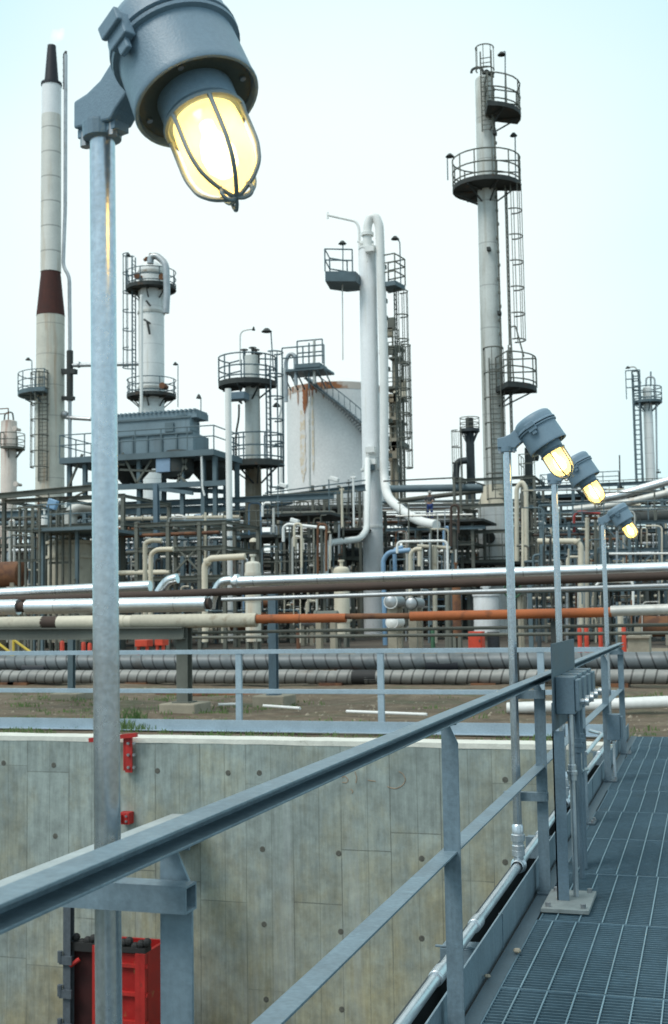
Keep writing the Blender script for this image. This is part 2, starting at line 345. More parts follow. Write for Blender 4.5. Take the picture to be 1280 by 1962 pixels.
def dirt_material():
    m=bpy.data.materials.new('dirt_ground'); m.use_nodes=True; nt=m.node_tree; N=nt.nodes; L=nt.links
    b=N['Principled BSDF']; b.inputs['Roughness'].default_value=.95; tc=N.new('ShaderNodeTexCoord')
    def noise(s,d,r):
        n=N.new('ShaderNodeTexNoise'); n.inputs['Scale'].default_value=s; n.inputs['Detail'].default_value=d; n.inputs['Roughness'].default_value=r; L.new(tc.outputs['Object'],n.inputs['Vector']); return n.outputs['Fac']
    cr=N.new('ShaderNodeValToRGB'); e=cr.color_ramp.elements
    e[0].position=.3; e[0].color=(.085,.062,.04,1); e[1].position=.72; e[1].color=(.26,.205,.14,1)
    x=e.new(.5); x.color=(.155,.115,.075,1); L.new(noise(2.6,10,.75),cr.inputs[0])
    gr=N.new('ShaderNodeMapRange'); gr.inputs[1].default_value=.52; gr.inputs[2].default_value=.66; gr.inputs[4].default_value=.6; L.new(noise(.9,8,.7),gr.inputs[0])
    mx=N.new('ShaderNodeMix'); mx.data_type='RGBA'; L.new(gr.outputs[0],mx.inputs[0]); L.new(cr.outputs[0],mx.inputs[6]); mx.inputs[7].default_value=(.07,.10,.045,1)
    pe=N.new('ShaderNodeMapRange'); pe.inputs[1].default_value=.64; pe.inputs[2].default_value=.68; pe.inputs[4].default_value=.8; L.new(noise(14,6,.7),pe.inputs[0])
    m2=N.new('ShaderNodeMix'); m2.data_type='RGBA'; L.new(pe.outputs[0],m2.inputs[0]); L.new(mx.outputs[2],m2.inputs[6]); m2.inputs[7].default_value=(.36,.33,.27,1)
    L.new(m2.outputs[2],b.inputs['Base Color'])
    bp=N.new('ShaderNodeBump'); bp.inputs['Strength'].default_value=.9; bp.inputs['Distance'].default_value=.06; L.new(noise(6,10,.8),bp.inputs['Height']); L.new(bp.outputs[0],b.inputs['Normal'])
    return m
m_wall=wall_material(); m_dirt=dirt_material()
m_cap = mat('pale_wall_cap', (.66,.65,.58), .9, 0, .12, 6, patch=(.3,.28,.22), pth=.64, pscale=4, bump=.4, bscale=20)
m_pitfl= mat('pit_floor', (.16,.16,.14), .9, 0, .25, 1.0, patch=(.06,.06,.05), pth=.55)
# ground sheet: far part (finely divided near the pit), sides
PX0,PX1,PY0,PY1 = -16.0, 5.0, -7.0, 13.86
g=MB()
nx,ny=70,60
xs=[-26+ i*40/nx for i in range(nx+1)]; ys=[PY1+ j*14/ny for j in range(ny+1)]
def gz(x,y):
    if y<PY1+.9: k=max(0,(y-PY1-.3)/.6)
    else: k=1
    e=min(1,max(0,(27.8-y)/1.5))
    e*=min(1,max(0,(x+26)/2))*min(1,max(0,(14-x)/2))
    base=.10*mnoise.noise(Vector((x*.5,y*.6,0)))+.05*mnoise.noise(Vector((x*2,y*2.3,3)))+.02*mnoise.noise(Vector((x*6,y*6,5)))
    wk=min(1,max(0,(abs(x+.0)-.0)/1))
    nearwalk = 0.25 if (-1.2<x<1.6 and y<15.5) else 1
    return -.03+k*e*base*.8*nearwalk
for j,y in enumerate(ys):
    for i,x in enumerate(xs): g.v.append(Vector((x,y,gz(x,y))))
for j in range(ny):
    for i in range(nx):
        a=j*(nx+1)+i; g.f.append((a,a+1,a+nx+2,a+nx+1))
def quad(mb,x0,x1,y0,y1,z): mb.add([(x0,y0,z),(x1,y0,z),(x1,y1,z),(x0,y1,z)],[(0,1,2,3)])
YB=PY1+14
quad(g,-2500,2500,YB,4000,-.03); quad(g,-2500,-26,-300,YB,-.03); quad(g,14,2500,-300,YB,-.03)
quad(g,-26,PX0,-300,PY1,-.03); quad(g,PX1,14,-300,PY1,-.03); quad(g,PX0,PX1,-300,PY0,-.03)
struct(g.build('ground',m_dirt,smooth=True,org=(0,0,0)))
pad=MB(); pad.bb(-60,80,27.6,175,-.2,-.018+.03)
struct(pad.build('concrete_pad',m_pad,org=(0,27.6,0)))
pl=MB(); pl.bb(-60,80,46.5,175,-.1,.0165); struct(pl.build('floor_shade_sheet',mat('shade_dark_floor',(.075,.058,.042),.9,0,.3,.3,patch=(.03,.025,.02),pth=.5,pscale=.5),org=(0,46,0)))  # dark sheet over the pad, painted in place of the shade among the plant
pf=MB(); quad(pf,PX0-.4,PX1+.4,PY0-.4,PY1,-6.2); struct(pf.build('pit_floor',m_pitfl))

m_hole=mat('dark_tie_hole',(.10,.10,.085),.95,0,.4,40)
def pit_wall(label, x0,x1,y0,y1, holes=(), cap=None):
    t=thing('concrete_wall',((x0+x1)/2,(y0+y1)/2,-6.2),label,'wall')
    w_=MB(); w_.bb(x0,x1,y0,y1,-6.2,-.035)
    w_.build('wall_face',m_wall,t)
    c=MB()
    # cap: rough-edged pale screed
    if cap=='x':
        rnd=random.Random(5); n=150; vs=[]; 
        for i in range(n+1):
            x=x0+(-1.13-x0)*i/n
            f=y0-.004-.012*max(0,mnoise.noise(Vector((x*1.3,0,0)))); r_=y0+.385+.07*mnoise.noise(Vector((x*.9,4,0)))+.05*mnoise.noise(Vector((x*4,7,0)))
            h=.004+.006*mnoise.noise(Vector((x*2,9,0))); dz=-.035-.018-.012*mnoise.noise(Vector((x*1.7,2,0)))
            vs+=[(x,f,dz),(x,f,h),(x,r_,h),(x,r_,-.034)]
        c.add(vs,[(4*i+k,4*i+4+k,4*i+5+k,4*i+1+k) for i in range(n) for k in range(3)])
    else: c.bb(x0,x1,y0,y1,-.034,0.0)
    c.build('wall_cap',m_cap,t)
    if holes:
        for (px,py) in holes:
            h=MB(); p=P(px,py,y0); r_=.034
            h.lathe([(.0001,-.004),(r_*.8,-.004),(r_,-.002),(r_,.0)],(p.x,y0,p.z),Matrix.Rotation(R(-90),3,'X'),10)
            h.build('tie_hole',m_hole,t)
    return t
HOLES=[(103,1466),(7,1462),(302,1477),(437,1481),(497,1481),(649,1635),(503,1627),(808,1645),(506,1771),(653,1785),(808,1798),(655,1934),(510,1915),(968,1494),(968,1652),(967,1780),(106,1602)]
far=pit_wall('tall board-formed concrete wall at the far side of the pit, with tie holes',PX0,PX1,13.42,13.86,HOLES,'x')
pit_wall('concrete side wall of the pit under the open yard to the left',PX0-.4,PX0,PY0,13.86)
pit_wall('concrete side wall of the pit beyond the walkway to the right',PX1,PX1+.4,PY0,13.86)
pit_wall('concrete wall closing the pit behind the camera',PX0,PX1,PY0-.4,PY0)
m_mark=mat('faded_orange_chalk',(.34,.24,.16),.9,0,.3,30)
mk=MB()
def mark(pts):
    q=[P(x,y,13.42) for x,y in pts]; q=[Vector((p.x,13.418,p.z)) for p in q]
    mk.tube(q,.0045,5,bend=.05)
mark([(655,1490),(660,1486),(668,1494),(664,1500),(656,1499)]); mark([(705,1495),(720,1497)]); mark([(742,1507),(757,1512),(772,1505),(778,1494),(772,1482),(764,1478)])
mark([(672,1512),(677,1516),(674,1520)]); mark([(680,1478),(684,1490),(682,1500)])
mk.build('chalk_mark',m_mark,far)

# concrete strut reaching back from the far wall
st=MB(); st.bb(-6.22,-5.87,-6.9,13.415,-1.215,-.885)
tag(st.build('concrete_beam',mat('pale_beam_concrete',(.36,.40,.40),.9,0,.15,3,patch=(.30,.30,.26),pth=.6,pscale=2,bump=.3,bscale=25),bevel=.012),'pale concrete strut crossing the pit below the near handrail','concrete beam')

# red slide bracket and guides on wall
def bolts_y(par,pts,r=.02,l=.03):
    for p in pts:
        mb=MB(); mb.lathe([(.0001,0),(r,0),(r,l),(.0001,l)],p,Matrix.Rotation(R(90),3,'X'),6); mb.build('bolt',m_bolt,par)
p=P(247,1440,13.40)
t=thing('wall_bracket',(p.x,13.4,p.z),'red steel bracket bolted to the pit wall below its pale cap','bracket')
b=MB(); b.bar(P(247,1406,13.33),P(247,1480,13.33),.09,.02,(0,1,0)); b.bb(p.x-.04,p.x-.02,13.33,13.41,P(0,1480,13.3).z if False else p.z-.22,p.z+.2); b.build('back_plate',m_red,t)
b=MB(); b.bar(P(172,1418,13.30),P(262,1408,13.30),.06,.05); b.build('cross_arm',m_red,t)
bolts_y(t,[P(247,y,13.32) for y in (1424,1446,1470)]+[P(258,y,13.33) for y in (1424,1446,1470)],.018,.03)
p=P(247,1566,13.38)
t=thing('wall_bracket',(p.x,13.38,p.z),'small red bracket on the pit wall directly under the larger red bracket','bracket')
b=MB(); b.bb(p.x-.09,p.x+.05,13.28,13.415,p.z-.07,p.z+.07); b.bb(p.x-.05,p.x-.03,13.2,13.28,p.z-.05,p.z+.05); b.build('lug',m_red,t,bevel=.006)
bolts_y(t,[(p.x+.02,13.28,p.z+.03),(p.x+.02,13.28,p.z-.03)],.015,.025)

# red ribbed bin in the pit
y0=12.2; a=P(133,1815,y0); c=P(262,1815,y0); e=P(330,1818,y0)
zt=a.z; X0,X1=a.x,P(322,1815,12.75).x; xm=P(192,1815,y0).x
t=thing('steel_bin',((X0+X1)/2,12.6,-6.2),'worn red ribbed steel bin standing open on the pit floor','bin')
b=MB(); b.bb(X0,X0+.04,y0,12.75,-6.2,zt); b.bb(X0,X1,12.71,12.75,-6.2,zt); b.bb(X1-.04,X1,y0,12.75,-6.2,zt); b.bb(X0,X1,y0,12.75,-6.2,-6.1)
b.bb(xm,X1,y0,y0+.03,-6.2,zt-.02); b.build('shell',m_redd,t)
b=MB()
for k in range(13):
    z=zt-.12-k*.30; b.bb(xm,X1+.03,y0-.05,y0,z-.035,z)
for x in (xm+.02,P(268,1815,y0).x,X1-.02): b.bb(x-.03,x+.03,y0-.06,y0,-6.2,zt)
b.bb(xm-.06,xm+.04,y0-.07,y0+.05,zt-.8,zt+.06); b.build('rib',m_red,t)
b=MB(); b.bb(X0-.05,xm,y0-.05,y0+.06,zt-.02,zt+.07); b.bb(xm-.0,X1,y0-.04,y0+.12,zt-.0,zt+.05)
for k in range(14):
    x=X0+(X1-X0)*k/13; b.ball((x,y0+.02,zt+.08+.03*math.sin(k*2.1)),.05,8)
b.build('rim_seal',m_gasket,t)
b=MB(); b.bb(X0+.045,xm-.06,y0+.02,y0+.06,-6.1,zt-.03); b.build('opening_shade',mat('opening_shade_red',(.035,.005,.005),.7,0,.5,5),t)  # dark panel painted as the shade inside the bin's open left half
b=MB(); b.tube([(X0-.02,y0-.06,zt-.12),(X0+.08,y0-.1,zt-.16),(X0+.16,y0-.06,zt-.1)],.025,8); b.build('lifting_lug',m_red,t)
# steel mast beside bin with bolts
q=P(132,1712,12.15)
t=thing('steel_mast',(q.x,12.15,-6.2),'thin grey steel mast with bolted clips beside the red bin','mast')
b=MB(); b.ibeam((q.x,12.15,-6.2),(q.x,12.15,q.z),.09,.09,(0,1,0)); b.build('post',m_iron,t)
for k in range(9):
    b=MB(); b.bb(q.x-.075,q.x+.075,12.07,12.1,q.z-.75-k*.36,q.z-.66-k*.36); b.cyl((q.x-.07,12.085,q.z-.73-k*.36),.03,.12,8,'Z'); b.build('clip',m_iron,t)
b=MB(); b.tube([(q.x,12.12,q.z-.02),(q.x+.3,12.12,q.z+.02)],.012,6); b.build('hook',m_rust,t)

# ================================================================== WALKWAY
PL=1.07; GX0=-.83; GW=2.225
def make_panel(y0):
    mb=MB(); n=31
    for k in range(n+1):
        y=y0+.008+ (PL-.02)*k/n; mb.bb(GX0+.004,GX0+GW-.004,y-.0022,y+.0022,-.032,-.002)
    mb.bb(GX0,GX0+.006,y0+.003,y0+PL-.003,-.034,.0); mb.bb(GX0+GW-.006,GX0+GW,y0+.003,y0+PL-.003,-.034,.0)
    mb.bb(GX0,GX0+GW,y0+.001,y0+.007,-.034,.001); mb.bb(GX0,GX0+GW,y0+PL-.009,y0+PL-.003,-.034,.001)
    rod=MB()
    n2=int(GW/.1085)
    for k in range(1,n2+1):
        x=GX0+.1085*k-.03; rod.bar((x,y0+.01,-.0005),(x,y0+PL-.012,-.0005),.0056,.006)
    return mb,rod
ords=['nearest the camera','second','third','fourth','fifth','sixth','seventh','eighth','ninth','tenth','eleventh','twelfth','thirteenth','fourteenth','fifteenth']
first=None; ystart=14.45-15*PL+.0
mb,rod=make_panel(ystart)
t0=thing('grating_panel',(GX0+GW/2,ystart+PL/2,-.034),'','grating','grating panels of the walkway')
# mats differ slightly through object random
mb.build('bearing_bars',m_grate,t0); rod.build('cross_rods',m_rod,t0)
vis=0
for k in range(15):
    o=t0 if k==0 else copy_tree(t0); y=ystart+k*PL
    o.location=Vector((GX0+GW/2+(.006 if k%3==1 else -.004),y+PL/2,-.034))
    left=14-k
    if left==0: lab='steel grating panel at the far end of the walkway, beside the dirt'
    elif k<3: lab='steel grating panel of the walkway just at the bottom edge of the photo'
    else: lab='dark steel grating panel, %s from the far end of the walkway'%ords[left]
    o['label']=lab
# kerb plate, toe plate, stringer
wk=[('edge_plate','flat dark steel plate along the left edge of the grating','plate',m_rail_d,(-.90,-.835,-2,14.5,-.012,.0)),
    ('toe_board','upright galvanised toe board running under the left handrail','toe board',m_rail,(-.925,-.917,-2,14.5,-.02,.145))]
for nm,lb,ct,mm_,bx in wk:
    b=MB(); b.bb(*bx)
    if nm=='toe_board':
        for k in range(8): b.bb(-.932,-.912,-1.2+2.2*k,-1.19+2.2*k,-.02,.14)
    tag(b.build(nm,mm_,bevel=.001),lb,ct)
b=MB(); b.bb(-1.12,-.90,-2,14.3,-.25,-.24); b.bb(-.905,-.895,-2,14.3,-.24,-.013); b.bb(-1.13,-1.12,-2,14.3,-.25,.0); b.bb(-1.135,-1.10,-2,14.3,.0,.006)
tag(b.build('walkway_stringer',m_dark,org=(-1,6,-.25)),'dark steel channel beam carrying the conduit beside the walkway','beam')
b=MB(); b.bb(1.40,1.60,-2,14.3,-.25,-.036); 
for k in range(16): b.bar((-.9,ystart+k*PL-.0,-.09),(1.42,ystart+k*PL,-.09),.07,.10)
tag(b.build('walkway_joists',m_dark,org=(0,6,-.25)),'dark steel joists under the walkway grating','beam')
for k,yy in enumerate([.7,3.2,4.95,7.4,9.6,11.9]):
    b=MB(); b.bb(-1.10,-.93,yy,yy+.12,-.02,.10); b.bb(-1.12,-.93,yy-.0,yy+.01,.10,.11)
    lab=['just before the camera view','beside the second handrail post','just past the second handrail post','past the switch stand','before the third near lamp pole','near the far end'][k]
    tag(b.build('conduit_support',m_rail,bevel=.003),'small grey steel block under the conduit, '+lab,'support','conduit supports in the channel')

# ---- handrail with posts
PY=[1.88-2.2,1.88,4.12,6.45,8.58,10.68,12.72]
t=thing('handrail',(-.86,6.5,0),'grey galvanised handrail with angle posts along the left side of the walkway','handrail')
RX=-.865; zt=1.125; hw=.034
# top channel open to the walkway : web outside, flanges toward +X
b=MB(); b.bb(-.888,-.834,-2.2,12.86,zt-.006,zt); b.bb(-.888,-.882,-2.2,12.86,zt-.032,zt-.006); b.bb(-.882,-.834,-2.2,12.86,zt-.037,zt-.032)
b.build('top_rail',m_rail,t,bevel=.0012)
b=MB(); b.bb(-.905,-.846,-2.2,12.80,.648,.655); b.bb(-.905,-.898,-2.2,12.80,.60,.648); b.build('mid_rail',m_rail,t,bevel=.001)
for y in PY:
    b=MB(); w0,w1=-.886,-.835
    # face plate toward camera with chamfered top
    za,zb=zt-.0325,zt-.105
    poly=[(w0,0.002),(w1,.002),(w1,zb),(w1-.034,za),(w0+.0,za)]
    b.add([(x,y-.004,z) for x,z in poly]+[(x,y+.003,z) for x,z in poly],[(4,3,2,1,0),(5,6,7,8,9)]+[(i,(i+1)%5,(i+1)%5+5,i+5) for i in range(5)])
    b.bb(w0-.007,w0,y-.004,y+.055,.002,za)
    po=b.build('post',m_rail,t,bevel=.001)
    b=MB(); b.bb(-.90,-.79,y-.06,y+.10,.001,.010); b.build('foot_plate',m_rail_d,po)
    for dx,dy in ((-.805,-.04),(-.805,.075)):
        b=MB(); b.cyl((dx,y+dy,.010),.011,.018,6); b.build('bolt',m_bolt,po)
# conduit run
b=MB(); cz=.155; cx=-.985
b.tube([(cx,-2,cz),(cx,12.78,cz)],.0215,14)
t=thing('conduit_run',(cx,5,.1),'bright galvanised conduit running low along the outside of the handrail','conduit')
b.build('pipe',m_cond,t,smooth=True)
for y in (.55,2.35,4.35,5.1,7.2,9.4,11.3):
    b=MB(); b.lathe([(.0215,0),(.029,.004),(.030,.05),(.029,.1),(.0215,.104)],(cx,y,cz),Matrix.Rotation(R(-90),3,'X'),14)
    b.lathe([(.0215,-.012),(.027,-.012),(.027,.002),(.0215,.002)],(cx,y,cz),Matrix.Rotation(R(-90),3,'X'),12); b.build('coupling',m_cond,t,smooth=True)

# ---- lamps
TILT=R(25)
def lamp_post(label,base_y,ztop,tdir,lean=0.0,first=False,top=None,Lh=.185,hz=.05,tilt=TILT,roll=0.0):
    t=thing('lamp_post',(cx,base_y,0.1),label,'lamp post','caged lamps on poles along the walkway')
    bot=Vector((cx,base_y,.17)); topv=Vector((cx,base_y,ztop)) if top is None else Vector(top)
    if top is not None: bot=topv+(bot-topv)*1.0
    pr=.0225
    b=MB(); b.tube([bot,topv],pr,24); b.build('pole',m_pole,t,smooth=True)
    # couplings at the foot: union, coupling and tee on the conduit
    b=MB(); b.lathe([(pr,0),(.032,.003),(.033,.03),(.029,.034),(.029,.05),(.036,.054),(.036,.085),(.030,.09),(.030,.13),(pr,.14)],(cx,base_y,.225),None,16)
    b.lathe([(.03,-.06),(.034,-.055),(.034,-.03),(.030,-.026),(.042,0),(.030,.026),(.034,.03),(.034,.055),(.03,.06)],(cx,base_y,cz),Matrix.Rotation(R(-90),3,'X'),16)
    b.lathe([(.027,.0),(.027,.03),(.034,.034),(.034,.06),(pr,.064)],(cx,base_y,.17),None,16); b.build('conduit_tee',m_cond,t,smooth=True)
    th=Vector(tdir).normalized(); d=(th*math.sin(tilt)+Vector((0,0,-math.cos(tilt)))).normalized()   # pointing out of the lamp
    zc=-d; xc=(th-zc*th.dot(zc)).normalized(); yc=zc.cross(xc)
    M=Matrix((xc,yc,zc)).transposed()
    C=topv+th*Lh+Vector((0,0,hz))
    n=48
    # housing body below the seam, cap above
    b=MB(); b.lathe([(.066,.013),(.098,.013),(.1015,.0),(.1065,.0),(.108,.003),(.1065,.014),(.1035,.104),(.1035,.112)],C,M,n)
    hb=b.build('lamp_housing',m_lamp,t,smooth=True)
    b=MB(); b.lathe([(.0985,.0132),(.0662,.0132)],C,M,n); b.lathe([(.0655,.0128),(.078,.0105),(.097,.0105)],C,M,n); b.build('reflector_recess',m_lampin,hb,smooth=True)
    b=MB(); b.lathe([(.1035,.107),(.112,.109),(.113,.115),(.106,.1185),(.106,.121),(.113,.1235),(.112,.131),(.1065,.135),(.106,.160),(.101,.174),(.090,.182),(.06,.187),(.0001,.188)],C,M,n)
    b.build('lamp_lid',m_lamp,hb,smooth=True)
    b=MB(); b.lathe([(.1055,.1175),(.1085,.1198),(.1055,.122)],C,M,n); b.build('gasket',m_gasket,hb)
    # latch on the seam
    la=math.radians(-98 if first else -100)
    lx=Vector((math.cos(la),math.sin(la),0)); ly=Vector((-lx.y,lx.x,0))
    def loc(a,bb_,c): return C+M@(lx*a+ly*bb_+Vector((0,0,c)))
    ML=M@Matrix((lx,ly,Vector((0,0,1)))).transposed()
    b=MB(); b.box(loc(.117,0,.115),(.022,.046,.046),ML); b.box(loc(.131,0,.128),(.010,.052,.026),ML); b.box(loc(.118,-.0,.085),(.010,.024,.024),ML); b.build('latch',m_lamp,hb,bevel=.0025)
    # neck
    b=MB(); b.lathe([(.066,.0135),(.0655,-.028),(.062,-.031),(.062,-.040),(.058,-.0405),(.045,-.0405)],C,M,n); b.build('neck',m_lamp,hb,smooth=True)
    # glass globe: ribbed
    gp=[]; gl=.178; gr=.0575
    for k in range(13):
        a=math.pi/2*k/12; gp.append((max(1e-4,gr*.985*math.cos(a)),-gl+gr*.95-gr*.95*math.sin(a)))
    gp=[(gr*.97,-.041),(gr,-.06),(gr,-gl+gr)]+gp
    b=MB(); b.lathe(gp,C,M,36); b.build('glass_globe',m_glass,hb,smooth=True)
    b=MB(); b.lathe([(.0001,-.150),(.016,-.147),(.026,-.132),(.029,-.110),(.024,-.085),(.013,-.065),(.012,-.045)],C,M,20); b.build('bulb',m_bulb,hb,smooth=True)
    # guard
    g_=MB(); rg=.067
    g_.tube([C+M@Vector((rg*math.cos(2*math.pi*k/32),rg*math.sin(2*math.pi*k/32),-.040)) for k in range(32)],.005,6,closed=True)
    for k in range(6):
        a=2*math.pi*(k+.35)/6+roll; cx_,sx_=math.cos(a),math.sin(a)
        pts=[(rg,-.038),(rg,-.10),(rg*.99,-.125),(rg*.86,-.158),(rg*.55,-.181),(rg*.16,-.195),(0,-.1975)]
        g_.tube([C+M@Vector((r_*cx_,r_*sx_,z_)) for r_,z_ in pts],.0039,7,bend=.012)
    for k in range(3):       # small loops of the crossing wires beyond the tip
        a=2*math.pi*(k*2+.35)/6+roll; cx_,sx_=math.cos(a),math.sin(a)
        pts=[(.0,-.197),(.010,-.205),(.024,-.206),(.031,-.196),(.026,-.182)]
        g_.tube([C+M@Vector((r_*cx_,r_*sx_,z_)) for r_,z_ in pts],.0034,6,bend=.006)
    g_.build('wire_guard',m_guard,hb,smooth=True)
    for k in range(4):
        b=MB(); a=math.pi/2*k+.5; b.lathe([(.0001,-.004),(.005,-.004),(.005,0.0),(.004,.004)],C+M@Vector((.085*math.cos(a),.085*math.sin(a),.0105)),M,8)
        b.build('screw',m_bolt,hb)
    # mounting arm: hub on pole top, web to the seam
    side=Vector((-th.y,th.x,0)); 
    MH=Matrix((th,side,Vector((0,0,1)))).transposed()
    b=MB()
    def hp(u,v_,w_): return topv+th*u+side*v_+Vector((0,0,w_))
    # profile of hub+arm in (u,w), extruded along side with changing width
    prof=[(-.047,-.004),(.047,-.012),(.062,.004),(.098,.030),(.100,.085),(.078,.104),(.050,.090),(.022,.066),(-.012,.052),(-.047,.046)]
    hw_=.026
    nn=len(prof)
    b.add([hp(u,-hw_,w_) for u,w_ in prof]+[hp(u,hw_,w_) for u,w_ in prof],[tuple(range(nn)),tuple(reversed(range(nn,2*nn)))]+[(i,i+nn,(i+1)%nn+nn,(i+1)%nn) for i in range(nn)])
    ma=b.build('mounting_arm',m_lamp,t,bevel=.004)
    b=MB(); b.lathe([(pr,-.03),(.034,-.028),(.036,-.004),(.036,.0)],topv,None,20)
    b.box(hp(.035,0,-.016),(.03,.034,.018),MH); b.box(hp(-.035,0,-.012),(.022,.034,.016),MH); b.build('hub_collar',m_lamp,ma,bevel=.001)
    b=MB(); b.lathe([(.0001,-.036),(.010,-.036),(.010,-.010),(.0001,-.010)],hp(-.034,-.008,0),MH,8); b.build('bolt',m_bolt,ma); b=MB(); b.lathe([(.0001,-.034),(.008,-.034),(.008,-.010),(.0001,-.010)],hp(.038,-.010,0),MH,8); b.build('bolt',m_bolt,ma)
    return t
# lit glass
def glassmat():
    m=bpy.data.materials.new('lit_frosted_glass'); m.use_nodes=True; nt=m.node_tree; N=nt.nodes; L=nt.links; N.clear()
    o=N.new('ShaderNodeOutputMaterial'); tr=N.new('ShaderNodeBsdfTransparent'); tr.inputs[0].default_value=(1,.97,.88,1)
    tl=N.new('ShaderNodeBsdfTranslucent'); tl.inputs[0].default_value=(.98,.70,.28,1)
    gl=N.new('ShaderNodeBsdfGlossy'); gl.inputs['Roughness'].default_value=.15; em=N.new('ShaderNodeEmission'); em.inputs[0].default_value=(1,.52,.08,1)
    tc=N.new('ShaderNodeTexCoord'); nz=N.new('ShaderNodeTexNoise'); nz.inputs['Scale'].default_value=60; L.new(tc.outputs['Object'],nz.inputs['Vector'])
    mr=N.new('ShaderNodeMapRange'); mr.inputs[3].default_value=.25; mr.inputs[4].default_value=.6; L.new(nz.outputs['Fac'],mr.inputs[0]); L.new(mr.outputs[0],em.inputs[1])
    a=N.new('ShaderNodeMixShader'); a.inputs[0].default_value=.82; L.new(tr.outputs[0],a.inputs[1]); L.new(tl.outputs[0],a.inputs[2])
    c=N.new('ShaderNodeMixShader'); c.inputs[0].default_value=.06; L.new(a.outputs[0],c.inputs[1]); L.new(gl.outputs[0],c.inputs[2])
    ad=N.new('ShaderNodeAddShader'); L.new(c.outputs[0],ad.inputs[0]); L.new(em.outputs[0],ad.inputs[1]); L.new(ad.outputs[0],o.inputs[0]); return m
m_glass=glassmat()
m_bulb=mat('lit_bulb',(1,.9,.7),.5,emis=(1,.86,.52),estr=12)
m_guard=mat('guard_wire_grey',(.17,.22,.24),.5,.2,.1,20)
def cdir(x,z): return R0*x+F0*z
lamp_post('closest caged lamp, largest in the photo, lit at the top of a thick galvanised pole',1.88,2.3,cdir(.80,-.60),first=True,top=P(196,238,1.86),Lh=.232,hz=-.026)
tops=[P(977,856,6.36),P(1066,920,8.47),P(1159,1000,12.6)]
lbs=['second caged lamp from the camera, seen against the tall grey column','third caged lamp from the camera, just beyond and below the second','farthest and smallest caged lamp, by the far end of the walkway']
for k,(by,lb) in enumerate(zip((6.36,8.47,12.62),lbs)): lamp_post(lb,by,tops[k].z,cdir(.96,-.28),top=(cx,by,tops[k].z),Lh=.222,hz=-.008,tilt=R(30),roll=.3*k)
# square tube brackets between posts and poles
bl=[(1.88,1.012,-.822,'nearest lamp pole, under the top rail'),(6.45,1.03,-.83,'second lamp pole, under the top rail'),(6.45,.50,-.83,'second lamp pole, at mid rail height'),
    (8.58,1.03,-.83,'third lamp pole, under the top rail'),(12.72,1.03,-.83,'farthest lamp pole, under the top rail'),(1.88,.50,-.83,'nearest lamp pole, at mid rail height')]
for y,z,xr,lb in bl:
    b=MB(); yc=y-.036; s=.044; th_=.004; x0,x1=-1.06,xr
    b.bb(x0,x1,yc-s/2,yc+s/2,z+s/2-th_,z+s/2); b.bb(x0,x1,yc-s/2,yc+s/2,z-s/2,z-s/2+th_); b.bb(x0,x1,yc-s/2,yc-s/2+th_,z-s/2+th_,z+s/2-th_); b.bb(x0,x1,yc+s/2-th_,yc+s/2,z-s/2+th_,z+s/2-th_)
    tag(b.build('pole_bracket',m_rail),'square steel tube holding the '+lb,'bracket','square tube brackets on the handrail posts')

# bolts through the near bracket and weld beads where posts meet the rails
t=bpy.data.objects['handrail']
for po in [o for o in t.children if o.name.startswith('post')]:
    y=min(v.co.y for v in po.data.vertices)+t.location.y
    b=MB(); b.tube([(-.884,y-.001,zt-.040),(-.86,y-.003,zt-.0405),(-.838,y-.001,zt-.040)],.0035,6); b.build('weld_bead',m_rail,po)
    b=MB(); b.tube([(-.90,y-.003,.643),(-.846,y-.003,.645)],.003,6); b.build('weld_bead',m_rail,po)
# ---- switch stand on the walkway
t=thing('switch_stand',(-.75,6.6,0),'grey steel stand of electrical switch boxes bolted to the walkway grating','switch stand')
b=MB(); b.bb(-.83,-.60,6.02,6.44,.004,.024); b.build('base_plate',m_foot2 if False else mat('dusty_base_plate',(.20,.23,.23),.7,0,.25,12),t,bevel=.002)
for dx,dy in ((-.80,6.06),(-.63,6.06),(-.80,6.40),(-.63,6.40)):
    b=MB(); b.cyl((dx,dy,.024),.013,.02,6); b.build('bolt',m_bolt,t)
b=MB(); b.bb(-.772,-.765,6.2,6.26,.024,1.0); b.bb(-.772,-.712,6.2,6.207,.024,.86); b.build('leg',m_paint,t)
b=MB(); b.bb(-.772,-.765,7.15,7.21,.0,1.0); b.bb(-.772,-.712,7.15,7.157,.0,.9); b.build('leg',m_paint,t)
b=MB(); b.bb(-.764,-.757,6.18,7.25,.86,1.30); b.build('back_plate',m_rail_d,t)
for k,y in enumerate((6.25,6.52,6.78,7.04)):
    b=MB(); b.bb(-.755,-.660,y,y+.17,.94,1.13); sb=b.build('switch_box',m_paint,t,bevel=.004)
    b=MB(); b.bb(-.659,-.638,y+.012,y+.158,.955,1.115); b.build('cover',m_paint,sb,bevel=.004)
    b=MB(); b.lathe([(.015,0),(.015,.02),(.021,.024),(.021,.042),(.0001,.044)],(-.638,y+.085,1.0),Matrix.Rotation(R(90),3,'Y'),12); b.build('knob',m_cond,sb,smooth=True)
    if k!=1:
        b=MB(); xx=-.69-.010*k; b.tube([(xx,y+.06,.94),(xx,y+.06,.0)],.014,12); b.lathe([(.014,0),(.022,.003),(.022,.03),(.027,.033),(.027,.05),(.022,.053),(.022,.08),(.014,.083)],(xx,y+.06,.60 if k==0 else .68),None,10)
        b.build('conduit',m_cond if k==0 else m_paint,t,smooth=True)
b=MB(); b.tube([(-.70,7.15,.64),(-.70,8.3,.64),(-.80,8.5,.64)],.012,8,bend=.06); b.tube([(-.72,7.0,.72),(-.72,7.0,.56),(-.72,7.4,.52)],.012,8,bend=.05); b.build('conduit',m_cond,t,smooth=True)
t=thing('junction_box',(-.80,10.62,.5),'small grey junction box on a far handrail post beyond the switch stand','junction box')
